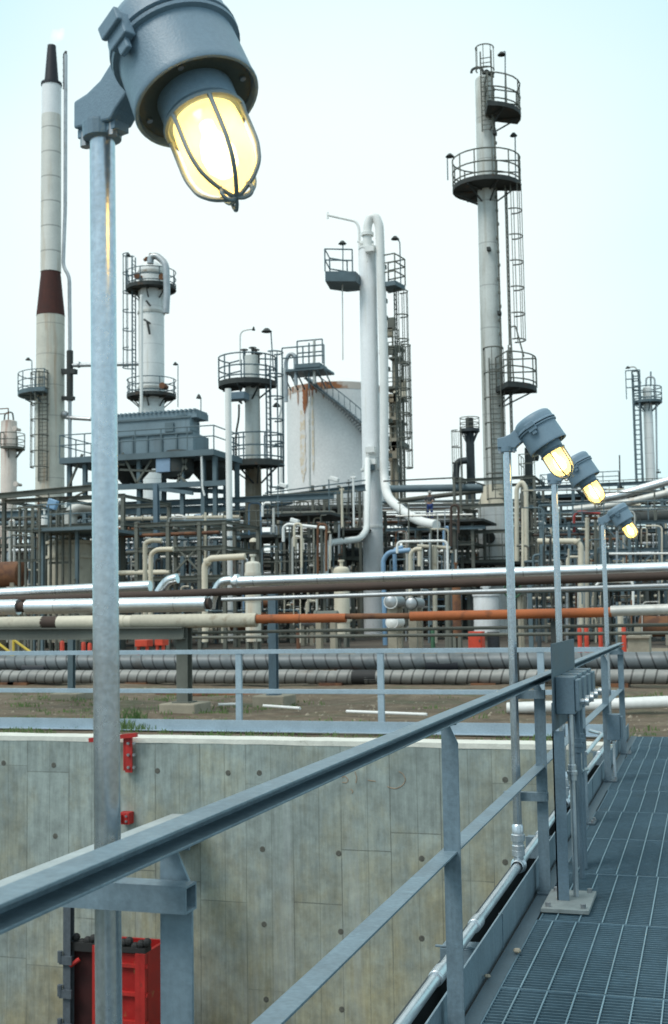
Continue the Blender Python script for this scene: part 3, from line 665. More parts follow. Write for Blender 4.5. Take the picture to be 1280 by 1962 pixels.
b=MB(); b.bb(-.85,-.74,10.55,10.66,.36,.58); b.build('box_body',m_paint,t,bevel=.006)
b=MB(); b.bb(-.738,-.722,10.56,10.65,.38,.56); b.build('lid',m_paint,t,bevel=.003)
b=MB(); b.tube([(-.80,10.6,.36),(-.80,10.6,.05)],.012,8); b.build('conduit',m_cond,t)
# litter on the walkway
for k,(px,py,s_,mm_,lb) in enumerate([(934,1874,.016,m_foot,'small tan pebble on the dark edge plate of the walkway'),(991,1826,.02,m_foot,'small grey crumb of concrete at the near edge of the grating')]):
    p=G(px,py,.003); b=MB(); rr=random.Random(k)
    b.lathe([(max(1e-4,s_*math.sin(math.pi*i/4)*rr.uniform(.7,1.1)),s_*.55*(1-math.cos(math.pi*i/4))*rr.uniform(.8,1.0)) for i in range(5)],p,None,6)
    tag(b.build('pebble',mm_),lb,'pebble')

# ---- fence on the far wall
YF=14.5
t=thing('yard_fence',(-4,YF,0),'low pale blue-grey two-rail fence along the top of the pit wall','fence')
zT=P(640,1243,YF).z; zM=P(640,1325,YF).z
m_fence=mat('pale_galvanised_fence',(.32,.405,.465),.5,.1,.12,4,fine=.1)
b=MB(); b.bar((-13,YF,zT-.03),(-.98,YF,zT-.03),.06,.055); b.build('top_rail',m_fence,t,bevel=.002)
b=MB(); b.bar((-13,YF,zM),(-.98,YF,zM),.06,.055); b.build('mid_rail',m_fence,t,bevel=.002)
for px,py in ((458,1320),(730,1320),(1036,1270),(190,1320),(-90,1320)):
    x=P(px,py,YF).x; b=MB(); b.bar((x,YF+.002,0.0),(x,YF+.002,zT-.06),.078,.05,(0,1,0)); b.build('post',m_fence,t,bevel=.002)
b=MB(); b.bar((-13,YF-.04,.065),(-1.1,YF-.04,.065),.012,.14); b.bar((-13,YF-.08,.0),(-1.1,YF-.08,.0),.10,.01); b.build('toe_board',m_fence,t,bevel=.002)

# grass tufts: one mass
rnd=random.Random(7); gmb=MB()
def tuft(x,y,n,h,z=0.0):
    for _ in range(n):
        a=rnd.uniform(0,6.28); r_=rnd.uniform(0,.10); bx,by=x+r_*math.cos(a)*2,y+r_*math.sin(a)
        hh=h*rnd.uniform(.45,1.1); dx,dy=rnd.uniform(-.6,.6)*hh,rnd.uniform(-.5,.5)*hh; wd=rnd.uniform(.004,.008)
        z0=z-.03
        gmb.add([(bx-wd,by,z0),(bx+wd,by,z0),(bx+dx*.45+wd*.8,by+dy*.4,z0+hh*.7),(bx+dx,by+dy,z0+hh),(bx+dx*.45-wd*.8,by+dy*.4,z0+hh*.7)],[(0,1,2,4),(4,2,3)])
for px,py,n,h in [(255,1392,120,.30),(240,1398,50,.2),(275,1398,50,.12),(575,1398,35,.10),(600,1396,40,.13),(560,1400,30,.1),(610,1400,30,.09),(400,1405,30,.05),(690,1385,25,.08),(140,1395,30,.06)]:
    p=G(px,py); tuft(p.x,max(p.y,13.95),n,h)
for _ in range(60): tuft(rnd.uniform(-11,-1.6),rnd.uniform(14.0,14.35),rnd.randint(4,14),rnd.uniform(.03,.09))
for _ in range(620):
    x=rnd.uniform(-14,-.5); y=rnd.uniform(14.8,22); 
    if mnoise.noise(Vector((x*.45,y*.45,2)))>.02: tuft(x,y,rnd.randint(5,14),rnd.uniform(.03,.10),gz(x,y)+.03)
o=gmb.build('grass',mat('grass_blade',(.10,.17,.05),.8,0,.3,2)); o['kind']='stuff'; o['label']='sparse green grass tufts along the wall top and on the dirt'
gv=MB()
for _ in range(1700):
    x=rnd.uniform(-14,3); y=rnd.uniform(14.7,23); s_=rnd.choice([.010,.014,.018,.022,.035])*rnd.uniform(.7,1.2); z=gz(x,y)
    gv.add([(x-s_,y,z-.01),(x,y-s_,z-.01),(x+s_,y,z-.01),(x,y+s_,z-.01),(x+s_*.3,y,z+s_*.7)],[(0,1,4),(1,2,4),(2,3,4),(3,0,4)])
o=gv.build('gravel',mat('loose_stone',(.30,.255,.19),.9,0,.4,3)); o['kind']='stuff'; o['label']='loose pale stones scattered over the brown dirt'
# ================================================================== PLANT (background) helpers
def shell(par,x,y,z0,z1,r0,r1,mm,name='shell',dome=0,n=28):
    b=MB(); prof=[(.0001,z0),(r0,z0),(r1,z1)]
    if dome: prof+=[(r1*math.cos(math.pi/2*k/6) if k<6 else .0001, z1+dome*math.sin(math.pi/2*k/6)) for k in range(1,7)]
    else: prof+=[(.0001,z1)]
    b.lathe(prof,(x,y,0),None,n); return b.build(name,mm,par,smooth=True)
def rail_line(b,pts,h=1.1,step=1.3,r=.035,mids=(.55,),toe=True):
    pts=[Vector(p) for p in pts]
    for f in (1,)+tuple(mids): b.tube([p+Vector((0,0,h*f if f!=1 else h)) for p in pts],r,5)
    L=0; acc=0
    for i in range(len(pts)-1):
        a,c=pts[i],pts[i+1]; d=(c-a).length; n=max(1,round(d/step)) if len(pts)<4 else 1
        if len(pts)>=4:
            acc+=d
            if acc<step and i>0: continue
            acc=0
        for k in range(n): 
            p=a+(c-a)*k/n; b.bar(p,p+Vector((0,0,h)),r*1.5,r*1.5,(1,0,0))
        if toe: pass
    b.bar(pts[-1],pts[-1]+Vector((0,0,h)),r*1.5,r*1.5,(1,0,0))
def ring_platform(par,x,y,z,ri,ro,a0,a1,mm=None,mr=None,rh=1.15,thick=.18,brackets=True,r=.04,n=None,railstep=1.1):
    mm=mm or m_steel; mr=mr or mm
    a0,a1=math.radians(a0),math.radians(a1); n=n or max(6,int((a1-a0)/.26)); b=MB()
    full=abs(a1-a0-2*math.pi)<.01
    b.lathe([(ri,z-thick),(ro,z-thick),(ro,z),(ri,z),(ri,z-thick)],(x,y,0),None,n,a0,a1)
    if not full:
        for a in (a0,a1):
            c,s=math.cos(a),math.sin(a); b.bar((x+ri*c,y+ri*s,z-thick/2),(x+ro*c,y+ro*s,z-thick/2),.06,thick)
    d=b.build('platform',mm,par)
    b=MB(); rail_line(b,[(x+(ro-.03)*math.cos(a0+(a1-a0)*k/n),y+(ro-.03)*math.sin(a0+(a1-a0)*k/n),z) for k in range(n+1)],rh,railstep,r,mids=(.52,.12))
    if not full:
        for a in (a0,a1):
            c,s=math.cos(a),math.sin(a); rail_line(b,[(x+(ri+.1)*c,y+(ri+.1)*s,z),(x+ro*c,y+ro*s,z)],rh,2,r)
    b.build('railing',mr,d)
    if brackets:
        b=MB(); k=max(2,int((a1-a0)/.8))
        for i in range(k):
            a=a0+(a1-a0)*(i+.5)/k; c,s=math.cos(a),math.sin(a)
            b.bar((x+ri*.8*c,y+ri*.8*s,z-thick-.9),(x+(ro-.15)*c,y+(ro-.15)*s,z-thick-.03),.08,.08); b.bar((x+ri*.8*c,y+ri*.8*s,z-thick-.05),(x+(ro-.1)*c,y+(ro-.1)*s,z-thick-.05),.1,.1)
        b.build('bracket',mm,d)
    return d
def ladder(par,x,y,z0,z1,ang,cage=True,r=.03,cz0=None,mm=None,w_=.5,cr_=.42,hoop=1.3):
    mm=mm or m_steel2; a=math.radians(ang); o=Vector((math.cos(a),math.sin(a),0)); s=Vector((-o.y,o.x,0)); c=Vector((x,y,0)); b=MB()
    for k in (-1,1): b.bar(c+s*k*w_/2+Vector((0,0,z0)),c+s*k*w_/2+Vector((0,0,z1)),r*2,r*2,(1,0,0))
    n=int((z1-z0)/.32)
    for i in range(n): z=z0+.32*i+.1; b.bar(c-s*w_/2+Vector((0,0,z)),c+s*w_/2+Vector((0,0,z)),r*1.1,r*1.1)
    l=b.build('ladder',mm,par)
    if cage:
        b=MB(); cz0=z0+2.2 if cz0 is None else cz0; arc=[math.radians(t) for t in range(-110,111,22)]; ctr=c+o*cr_*.75
        def pt(t,z): return ctr+(o*math.cos(t)+s*math.sin(t))*cr_*1.05+Vector((0,0,z))
        z=cz0
        while z<z1+.9:
            b.tube([pt(t,z) for t in arc],r*1.15,4); z+=hoop
        for t in (-1.6,-.85,0,.85,1.6): b.bar(pt(t,cz0),pt(t,z-hoop),r*1.1,r*1.1,(1,0,0))
        b.build('cage',mm,l)
    return l
def area_lamp(par,Y,base,top,head,mm=None,r=.05,hd=.35,name='area_light'):
    b=MB(); a,c,h=P(*base,Y),P(*top,Y),P(*head,Y)
    b.tube([a,c,h],r,6,bend=.5); o=b.build(name,mm or m_steel,par)
    b=MB(); b.lathe([(.0001,.25),(hd*.35,.22),(hd,.02),(hd*.95,0),(.0001,.04)],h-Vector((0,0,.1)),None,12); b.build('lamp_shade',m_sdark,o,smooth=True); return o
def Z(px,py,Y): return P(px,py,Y).z
def X(px,py,Y): return P(px,py,Y).x
def pipe(label,Y,dpx,pts,mm,cat='pipe',group=None,name='pipe',n=12,flg=(),bend=None,par=None,dy=None):
    q=[P(p[0],p[1],Y+(p[2] if len(p)>2 else 0)) for p in pts]
    r=dpx/2*mpp(pts[0][0],pts[0][1],Y); b=MB()
    b.tube(q,r,n,bend=(bend if bend is not None else r*2.6) if len(q)>2 else None)
    for f in flg:                       # flange at fraction f of the first-last polyline
        i=min(int(f*(len(q)-1)),len(q)-2); t=f*(len(q)-1)-i; c=q[i].lerp(q[i+1],t); d=(q[i+1]-q[i]).normalized()*r*.35
        b.tube([c-d,c+d],r*1.45,n)
    if par is not None: return b.build(name,mm,par,smooth=True)
    o=b.build(name,mm,smooth=True); return tag(o,label,cat,group)
def footing(label,px,py,w_,h_,group='concrete footings under the pipe rack',d_=None):
    c=G(px,py,0); b=MB(); b.bb(c.x-w_/2,c.x+w_/2,c.y,c.y+(d_ or w_),-.1,h_); return tag(b.build('footing',m_foot2,bevel=.02),label,'footing',group)

# ================================================================== NEAR PIPE RACK (Y 16..20)
def rack_post(label,px,ytop,pybase,wpx,foot=True,fl=''):
    c=G(px,pybase,.1); Y=c.y+.15; zt=Z(px,ytop,Y); w_=wpx*mpp(px,pybase,Y)
    b=MB(); b.ibeam((c.x,Y,.12),(c.x,Y,zt),w_,w_,(0,1,0)); b.bb(c.x-w_*.8,c.x+w_*.8,Y-w_*.8,Y+w_*.8,.12,.14)
    tag(b.build('rack_post',m_steel2 if wpx>15 else m_paint if wpx>12 else m_steel),label,'post')
    if foot: 
        b=MB(); k=w_*1.6 if wpx>15 else .28; b.bb(c.x-k,c.x+k,Y-.3,Y+.35,-.1,.12); tag(b.build('footing',m_foot2,bevel=.02),fl,'footing','concrete footings under the pipe rack')
    return Y
rack_post('thick grey steel post of the low pipe rack, left of the photo centre',346,1188,1350,23,True,'wide concrete footing under the thick grey rack post')
rack_post('slim grey post rising from a footing up to the bright silver pipe',519,1118,1335,15,True,'concrete footing under the slim grey rack post')
rack_post('short dark rack post behind the fence near the left edge',129,1205,1330,11,True,'concrete footing under the short dark rack post at left')
rack_post('thin dark post under the orange pipe, right of the red cabinet',1018,1110,1290,8,False)
pa,pb=P(-40,1215,17.3),P(352,1213,17.3)
b=MB(); b.ibeam(pa,pb,.16,.19); tag(b.build('rack_beam',m_steel2),'long grey steel beam carrying the beige pipe at the left','beam')
def along(Y0,xl,yl,xr,yr): return [(xl,yl),(xr,yr)]
pipe('bright silver pipe along the top of the rack at the left edge',18.4,20,[(-60,1140),(288,1123)],m_silver,n=20)
pipe('long bright silver pipe running right across the middle of the photo',18.4,20,[(446,1115),(1340,1086)],m_silver,n=20,flg=(0.01,))
pipe('long brown pipe standing in for the dark underside of the bright silver pipe',18.2,14,[(-60,1153),(640,1126),(1340,1101)],m_brownp,n=14,bend=.01)  # tube added to give the silver pipe its dark underside
t=pipe('short silver pipe with a dark clamp at the left edge of the rack',18.0,29,[(-60,1165),(36,1163)],m_silver,n=20)
pipe('silver jacketed pipe between two dark joints below the top pipe',18.0,28,[(52,1163),(396,1157)],m_silver,n=20)
pipe('dark clamp joining the two silver pipes at the left',18.0,20,[(34,1163),(54,1163)],m_brownp,cat='clamp',name='pipe_clamp')
pipe('silver elbow pipe rising between the two silver pipes beside the near lamp pole',18.25,19,[(298,1158),(304,1135),(322,1112),(340,1108)],m_silver,n=14,bend=.25)
pipe('silver stub elbow at the left end of the long silver pipe',18.45,17,[(404,1166),(408,1142),(424,1114),(444,1112)],m_silver,n=14,bend=.25)
pipe('dark joint at the right end of the silver jacketed pipe',18.02,22,[(395,1157),(403,1156)],m_brownp,cat='clamp',name='pipe_clamp')
pipe('thin silver pipe running right between the silver and orange pipes',18.0,8,[(425,1149),(1340,1120)],m_dull,n=10)
pipe('thin grey-blue pipe just under the thin silver pipe at the right',19.0,6,[(700,1140),(1340,1127)],m_steel,n=8)
pipe('beige lagged pipe with a torn end at the left edge of the rack',17.4,24,[(-60,1195),(84,1193)],m_beige,n=16)
pipe('dark clamp on the beige lagged pipe at left',17.4,25,[(82,1193),(112,1193)],m_brownp,cat='clamp',name='pipe_clamp')
pipe('pale beige pipe between the dark clamp and its orange end cap',17.4,25,[(112,1193),(240,1191)],m_cream,n=16)
pipe('rounded orange-brown end cap on the beige pipe by the near lamp pole',17.4,24,[(240,1191),(254,1191)],m_cream,cat='end cap',name='end_cap')
pipe('long beige lagged pipe ending where the orange pipe begins',17.4,26,[(254,1191),(492,1188)],m_beige,n=16)
pipe('rusty orange pipe from the beige pipe to the dark gap',17.4,17,[(488,1186),(663,1184)],m_orange,n=14)
pipe('dark corroded pipe section between the two orange pipes',17.4,11,[(663,1181),(790,1180)],m_rust,n=10)
pipe('long rusty orange pipe passing behind the second lamp pole',17.4,18,[(786,1181),(1172,1173)],m_orange,n=14)
pipe('pale silver pipe continuing the orange pipe at the right edge',17.4,20,[(1170,1171),(1340,1165)],m_dulll,n=14)
pipe('thin olive pipe below the orange pipe',17.6,6,[(350,1213),(1340,1196)],m_steel2,n=8)
pipe('second thin olive pipe low behind the fence top rail',19.5,6,[(350,1222),(1340,1212)],m_steel2,n=8)
b=MB()
for px in (1060,):
    c=P(px,1190,17.5); b=MB(); b.bb(c.x-.035,c.x+.035,17.46,17.54,-.05,c.z); tag(b.build('pipe_stand',m_sdark),{1060:'thin dark stand under the orange pipe, behind the third lamp pole',1240:'thin dark stand under the pale silver pipe at the right edge',760:'thin dark stand under the corroded gap of the orange pipe'}[px],'stand','thin stands under the orange pipe')

# big lagged pair on the ground
m_lagA=mat('banded_grey_jacket',(.15,.165,.17),.5,.3,.3,1.2,patch=(.10,.085,.07),pth=.56,pscale=.9,bands=.27,band_axis=0,bdark=.0,ring=.007,tiltz=.35,bump=.2,bscale=3)
m_lagB=mat('banded_pale_jacket',(.24,.24,.225),.55,.2,.28,1.0,patch=(.20,.14,.09),pth=.60,pscale=.7,bands=.23,band_axis=0,bdark=.0,ring=.007,tiltz=-.25,bump=.2,bscale=3)
def lagged(label,Y,z,r,mm,sp,seed,tilt):
    rnd=random.Random(seed); b=MB(); x=-27; pts=[];rs=[]
    while x<9:
        rr=r*rnd.uniform(.94,1.03); zz=z+rnd.uniform(-.008,.008)
        pts+=[(x+.012,Y,zz),(x+sp-.012,Y,zz)]; rs+=[rr,rr*.99]; x+=sp
    b.tube(pts,rs,20); o=b.build('lagged_pipe',mm,smooth=True); tag(o,label,'pipe'); return o
lagged('large pale banded lagged pipe lying low across the yard, front one of the pair',24.3,.15,.15,m_lagB,.31,1,0)
lagged('large dark grey banded lagged pipe, rear one of the pair',24.75,.44,.185,m_lagA,.36,2,0)
pipe('black sleeve wrapped round the front lagged pipe',24.3,27,[(676,1297),(722,1297)],m_gasket,cat='sleeve',name='pipe_sleeve',n=18)
pipe('black sleeve wrapped round the rear lagged pipe behind the fence',24.75,33,[(818,1273),(880,1272)],m_blackp,cat='sleeve',name='pipe_sleeve',n=18)
pipe('dark patch sleeve on the rear lagged pipe at the far left',24.75,33,[(50,1281),(92,1281)],m_blackp,cat='sleeve',name='pipe_sleeve',n=18)
for k,px in enumerate((20,45,270,640,930,1180)):
    c=P(px,1312,24.4); b=MB(); b.bb(c.x-.06,c.x+.06,24.2,25.0,-.1,.02); b.bb(c.x-.25,c.x+.25,24.12,24.9,-.06,.03); b.bb(c.x-.05,c.x+.05,24.6,24.84,.0,.28)
    tag(b.build('pipe_support',m_rust),['rusty saddle under the lagged pipes at the left edge','second rusty saddle under the lagged pipes at the left edge','rusty saddle under the lagged pipes right of the near lamp pole','rusty saddle under the lagged pipes near the photo centre','rusty saddle under the lagged pipes near the second lamp pole','rusty saddle under the lagged pipes at the right'][k],'saddle','rusty saddles under the lagged pipes')
pipe('rusty pipe lying on the dirt under the lagged pipes',21.5,13,[(300,1331),(850,1337)],m_rust)
pipe('white plastic pipe lying on the dirt at the right',17.9,22,[(972,1357),(1110,1352),(1340,1342)],m_whitec,n=18,bend=.3)
for k,(pts,lb) in enumerate([([(505,1352),(575,1357)],'short white conduit lying on the dirt beside the slim rack post'),([(664,1363),(818,1369)],'long thin white conduit lying on the dirt behind the fence'),([(418,1350),(452,1349)],'short white stick lying on the dirt near the thick rack post')]):
    q=[G(*p,.05) for p in pts]; b=MB(); b.tube(q,.022,8); tag(b.build('conduit_scrap',m_whitec),lb,'conduit')

# ================================================================== YARD ITEMS
def gpt(px,py): return G(px,py,0.012)
c=gpt(911,1250); s_=c.y/2300*.955
t=thing('red_cabinet',(c.x,c.y,0),'bright red steel cabinet standing in the yard behind the fence','cabinet')
w_=27*mpp(911,1250,c.y); h_=Z(911,1210,c.y)
b=MB(); b.bb(c.x-w_/2,c.x+w_/2,c.y,c.y+.6,.03,h_); b.build('body',m_redor,t,bevel=.02)
b=MB(); b.bb(c.x-w_*.42,c.x+w_*.42,c.y-.03,c.y-.002,.10,h_-.08); b.build('door',m_redor,t,bevel=.01)
b=MB(); b.bb(c.x+w_*.3,c.x+w_*.36,c.y-.06,c.y-.03,h_*.5,h_*.62); b.build('handle',m_dark,t)
c=gpt(946,1244)
t=thing('black_drum',(c.x,c.y,0),'black drum standing beside the red cabinet','drum'); r_=12*mpp(946,1244,c.y); h_=Z(946,1211,c.y)
b=MB(); b.lathe([(.001,.0),(r_,.0),(r_,h_*.33),(r_*1.04,h_*.34),(r_,h_*.35),(r_,h_*.66),(r_*1.04,h_*.67),(r_,h_*.68),(r_,h_),(r_*.94,h_),(r_*.94,h_-.03),(.001,h_-.03)],(c.x,c.y,0),None,20); b.build('body',m_blackp,t,smooth=True)
b=MB(); b.cyl((c.x+r_*.5,c.y,h_-.03),.04,.03,8); b.build('bung',m_bolt,t)
for px,py0,py1,lb,mm in [(1112,1203,1257,'red bollard left one of a pair right of the switch stand',m_redor),(1125,1200,1256,'red bollard right one of a pair right of the switch stand',m_redor),(1152,1198,1254,'red post in the yard just left of the fourth lamp pole',m_redor),(1197,1198,1258,'red post in the yard right of the handrail end',m_redor),
    (119,1228,1260,'red post in the yard at the far left under the grey beam',m_redor),(160,1230,1262,'thick red post in the yard just left of the near lamp pole',m_redor),(172,1232,1262,'red post touching the left side of the near lamp pole in view',m_redor),(572,1205,1250,'rusty brown post in the yard behind the orange pipe',m_rust),
    (1034,1200,1250,'dark post in the yard between the second and third lamp poles',m_dark),(830,1205,1246,'green post in the yard right of the white column base',m_green)]:
    c=gpt(px,py1); b=MB(); r_=4.2*mpp(px,py1,c.y); h_=Z(px,py0,c.y); b.lathe([(.001,0),(r_,0),(r_,h_-.05),(r_*.7,h_),(.001,h_+.01)],(c.x,c.y,0),None,12); b.lathe([(r_,.0),(r_*1.8,.0),(r_*1.8,.04),(r_,.04)],(c.x,c.y,0),None,12); tag(b.build('bollard',mm,smooth=True),lb,'bollard','posts standing in the yard')
for px,py0,py1,w0,lb in [(270,1226,1262,26,'red hose box on legs in the yard right of the near lamp pole'),(304,1224,1262,17,'smaller red hose box in the yard left of the thick rack post')]:
    c=gpt(px,py1); k=mpp(px,py1,c.y); t=thing('hose_box',(c.x,c.y,0),lb,'hose box')
    b=MB(); b.bb(c.x-w0*k/2,c.x+w0*k/2,c.y,c.y+.5,Z(px,py0+13,c.y),Z(px,py0,c.y)); b.build('box_body',m_redor,t,bevel=.02)
    for sx in (-1,1):
        b=MB(); b.bb(c.x+sx*w0*k*.36-.04,c.x+sx*w0*k*.36+.04,c.y+.1,c.y+.2,0,Z(px,py0+13,c.y)); b.build('leg',m_redor,t)
for k,(x0,x1,lb) in enumerate([(-12,22,'yellow guard rail sloping down at the far left edge'),(26,62,'second yellow guard rail sloping down near the left edge')]):
    a,c=P(x0,1226,36),P(x1,1252,36); t=thing('guard_rail',(a.x,36,0),lb,'guard rail','yellow guard rails in the yard')
    b=MB(); b.tube([a,c],.045,8); b.build('rail',m_yel,t)
    for q in (a,c): b=MB(); b.tube([(q.x,36,0.01),q],.045,8); b.build('post',m_yel,t)
c=gpt(1222,1256)
b=MB(); k=mpp(1222,1256,c.y); b.bb(c.x-18*k,c.x+22*k,c.y,c.y+1.5,0.018,34*k); b.bb(c.x-20*k,c.x+24*k,c.y-.1,c.y+1.6,34*k,38*k); b.bb(c.x-6*k,c.x+6*k,c.y+.3,c.y+.9,38*k,58*k)
tag(b.build('pump_plinth',m_foot),'brown concrete plinth with a pale machine block at the right of the yard','plinth')

# ================================================================== TALL STRUCTURES
# --- A flare stack at the left
Y=88
def cxz(px,py): p=P(px,py,Y); return p.x,p.z
x=P(97,600,Y).x; k=mpp(97,500,Y)
t=thing('flare_stack',(x,Y,0),'tall white flare stack with black tip and rust red cone at the left','flare stack')
shell(t,x,Y,Z(97,162,Y),Z(97,88,Y),14*k,8*k,m_black,'flare_tip')
b=MB(); b.lathe([(13*k,Z(97,165,Y)),(20*k,Z(97,165,Y)),(20*k,Z(97,160,Y)),(13*k,Z(97,160,Y))],(x,Y,0),None,24); b.build('flange',m_black,t)
shell(t,x,Y,Z(97,222,Y),Z(97,164,Y),18.5*k,18.5*k,m_white,'white_section')
shell(t,x,Y,Z(97,522,Y),Z(97,222,Y),19.5*k,18.7*k,m_flare,'insulated_section')
shell(t,x,Y,Z(97,606,Y),Z(97,522,Y),27*k,18.5*k,m_cone,'rust_cone')
shell(t,x,Y,0,Z(97,606,Y),27.5*k,26.5*k,m_flarel,'lower_shell')
ring_platform(t,x,Y,Z(97,752,Y),26*k,60*k,150,290,m_steel,rh=1.5,thick=.35)
ladder(t,x+2*k,Y-29*k,Z(97,925,Y),Z(97,715,Y),-90,True,.045,mm=m_steel2,w_=.8,cr_=.7,cz0=Z(97,900,Y))
b=MB(); b.tube([P(162-36,105,Y),P(125,400,Y),P(121,510,Y),P(133,530,Y),P(134,640,Y),P(134,940,Y)],3.6*k,8,bend=.5); b.build('gas_riser',m_dull,t,smooth=True)
b=MB(); b.tube([P(122,170,Y),P(122,104,Y),P(126,98,Y)],1.4*k,6); b.tube([P(127,175,Y),P(127,98,Y)],1.8*k,6); 
for py in (110,122,134,146,158,170): b.bar(P(120,py,Y),P(128,py,Y),1.2*k,1.2*k)
b.build('pilot_frame',m_black,t)
b=MB(); b.tube([P(134,672,Y),P(134,768,Y)],6.2*k,10); b.bar(P(120,712,Y),P(146,712,Y),.5,.4); b.bar(P(120,763,Y),P(142,763,Y),.4,.3); b.build('seal_pot',m_sdark,t,smooth=True)
b=MB(); b.tube([P(140,700,Y),P(270,697,Y)],3.8*k,10); b.tube([P(150,699,Y),P(153,699,Y)],6*k,10); b.build('header_pipe',m_dull,t,smooth=True)
area_lamp(t,Y,(62,748),(61,690),(54,688),r=.05,hd=.25)
b=MB(); b.tube([P(70,782,Y),P(100,790,Y),P(130,800,Y)],4*k,8,bend=.4); b.tube([P(72,795,Y),P(110,805,Y)],4.5*k,8); b.ball(P(124,795,Y),8*k,10); b.tube([P(128,800,Y),P(175,803,Y)],4*k,8); b.build('flue_pipe',m_dull,t,smooth=True)
# flame
def flame_mat():
    m=bpy.data.materials.new('faint_flame'); m.use_nodes=True; nt=m.node_tree; N=nt.nodes; L=nt.links; N.clear()
    o=N.new('ShaderNodeOutputMaterial'); v=N.new('ShaderNodeVolumePrincipled'); v.inputs['Color'].default_value=(1,.75,.7,1)
    tc=N.new('ShaderNodeTexCoord'); nz=N.new('ShaderNodeTexNoise'); nz.inputs['Scale'].default_value=.7; L.new(tc.outputs['Object'],nz.inputs['Vector'])
    mr=N.new('ShaderNodeMapRange'); mr.inputs[1].default_value=.35; mr.inputs[2].default_value=.7; mr.inputs[4].default_value=.35; L.new(nz.outputs['Fac'],mr.inputs[0]); L.new(mr.outputs[0],v.inputs['Density'])
    v.inputs['Emission Color'].default_value=(1,.62,.5,1)
    L.new(mr.outputs[0],v.inputs['Emission Strength']); L.new(v.outputs[0],o.inputs['Volume']); return m
b=MB(); p0,p1,p2=P(100,84,Y),P(110,66,Y),P(118,58,Y); b.tube([p0,p0.lerp(p1,.5),p1,P(116,64,Y),P(122,54,Y)],[6*k,10*k,14*k,10*k,3*k],12)
tag(b.build('flame',flame_mat(),smooth=True),'faint pinkish flame at the tip of the tall flare stack','flame')

# --- B domed column
Y=84; x=P(290,640,Y).x; k=mpp(290,640,Y)
t=thing('distillation_column',(x,Y,0),'pale domed column with two ring platforms behind the grey air cooler','column')
shell(t,x,Y,0,Z(290,520,Y),24.5*k,24.5*k,m_insul,'shell',dome=20*k)
b=MB(); 
for py in (524,548,600,745): b.lathe([(24*k,Z(290,py,Y)-.1),(26.3*k,Z(290,py,Y)-.1),(26.3*k,Z(290,py,Y)+.1),(24*k,Z(290,py,Y)+.1)],(x,Y,0),None,28)
b.build('stiffener_ring',m_dulll,t)
ring_platform(t,x,Y,Z(290,550,Y),24*k,48*k,0,360,m_sdark,m_steel,rh=1.15,thick=.3)
ring_platform(t,x,Y,Z(290,757,Y),24*k,47*k,0,360,m_sdark,m_steel,rh=1.15,thick=.25)
ladder(t,x-33*k,Y-8*k,Z(290,756,Y),Z(290,490,Y),180,True,.04,mm=m_steel,w_=.6,cr_=.5,hoop=1.5)
pipe('',Y-2,13,[(288,505),(289,492),(300,490),(318,505),(320,560),(318,600)],m_dull,par=t,name='overhead_pipe',bend=.5)
pipe('',Y-2,6,[(271,565),(271,800)],m_whitec,par=t,name='vent_riser')
for (xa_,ya_,xb_,yb_) in ((280,576,288,586),(276,612,288,620),(282,616,287,640)):
    b=MB(); b.bar(P(xa_,ya_,Y-1.3),P(xb_,yb_,Y-1.3),.14,.14); b.build('pipe_bracket',m_sdark,t)
for px,py in ((313,532),(314,740),(266,530)):
    c=P(px,py,Y-1.2); b=MB(); b.lathe([(.001,-.35),(6*k,-.35),(6*k,-.2),(4.5*k,-.2),(4.5*k,.5)],c,Matrix.Rotation(R(-90),3,'X'),16); b.build('manhole',m_rust,t)
for px,py in ((280,500),(283,497),(291,490)):
    c=P(px,py,Y); b=MB(); b.cyl((c.x,c.y,c.z-.5),.14,.6,8); b.cyl((c.x,c.y,c.z+.05),.24,.1,8); b.build('nozzle',m_rust,t)
area_lamp(t,Y,(241,560),(241,488),(246,488),r=.04,hd=.2); area_lamp(t,Y,(341,780),(341,697),(336,697),r=.04,hd=.2); 

# --- F white column with gooseneck
Y=74; x=P(710,800,Y).x; k=mpp(709,800,Y)
t=thing('white_column',(x,Y,0),'slender bright white column with a gooseneck pipe on top near the centre','column')
shell(t,x,Y,Z(712,905,Y),Z(706,480,Y),17.5*k,16.5*k,m_white,'shell',dome=8*k)
shell(t,x,Y,0,Z(712,905,Y),20*k,19*k,m_white,'base_shell')
b=MB(); 
for py in (465,475,900,1010): b.lathe([(12*k,Z(710,py,Y)-.08),((12.6 if py<470 else 17.4 if py<500 else 20.6)*k,Z(710,py,Y)-.08),((12.6 if py<470 else 17.4 if py<500 else 20.6)*k,Z(710,py,Y)+.08),(12*k,Z(710,py,Y)+.08)],(x,Y,0),None,24)
b.build('flange',m_whitec,t)
pipe('',Y-.75,17,[(704,475),(704,432),(710,416),(720,416),(727,432),(736,700),(736,925),(744,955,-1.5),(778,985,-4),(812,1002,-6),(836,1006,-7)],m_whitec,par=t,name='overhead_pipe',bend=1.6,n=14,flg=(0.06,))
pipe('',Y-1.2,12,[(704,880),(703,1015,-3),(690,1033,-5),(624,1041,-10),(620,1230,-10)],m_whitec,par=t,name='side_pipe',bend=.7,n=12,flg=(.97,))
b=MB(); b.tube([P(628,412,Y),P(682,424,Y),P(688,436,Y),P(690,520,Y)],2.6*k,8,bend=.5); b.bar(P(628,407,Y),P(628,419,Y),.1,.1,(1,0,0)); b.tube([P(686,462,Y),P(700,470,Y)],3*k,8); b.build('davit_arm',m_whitec,t,smooth=True)
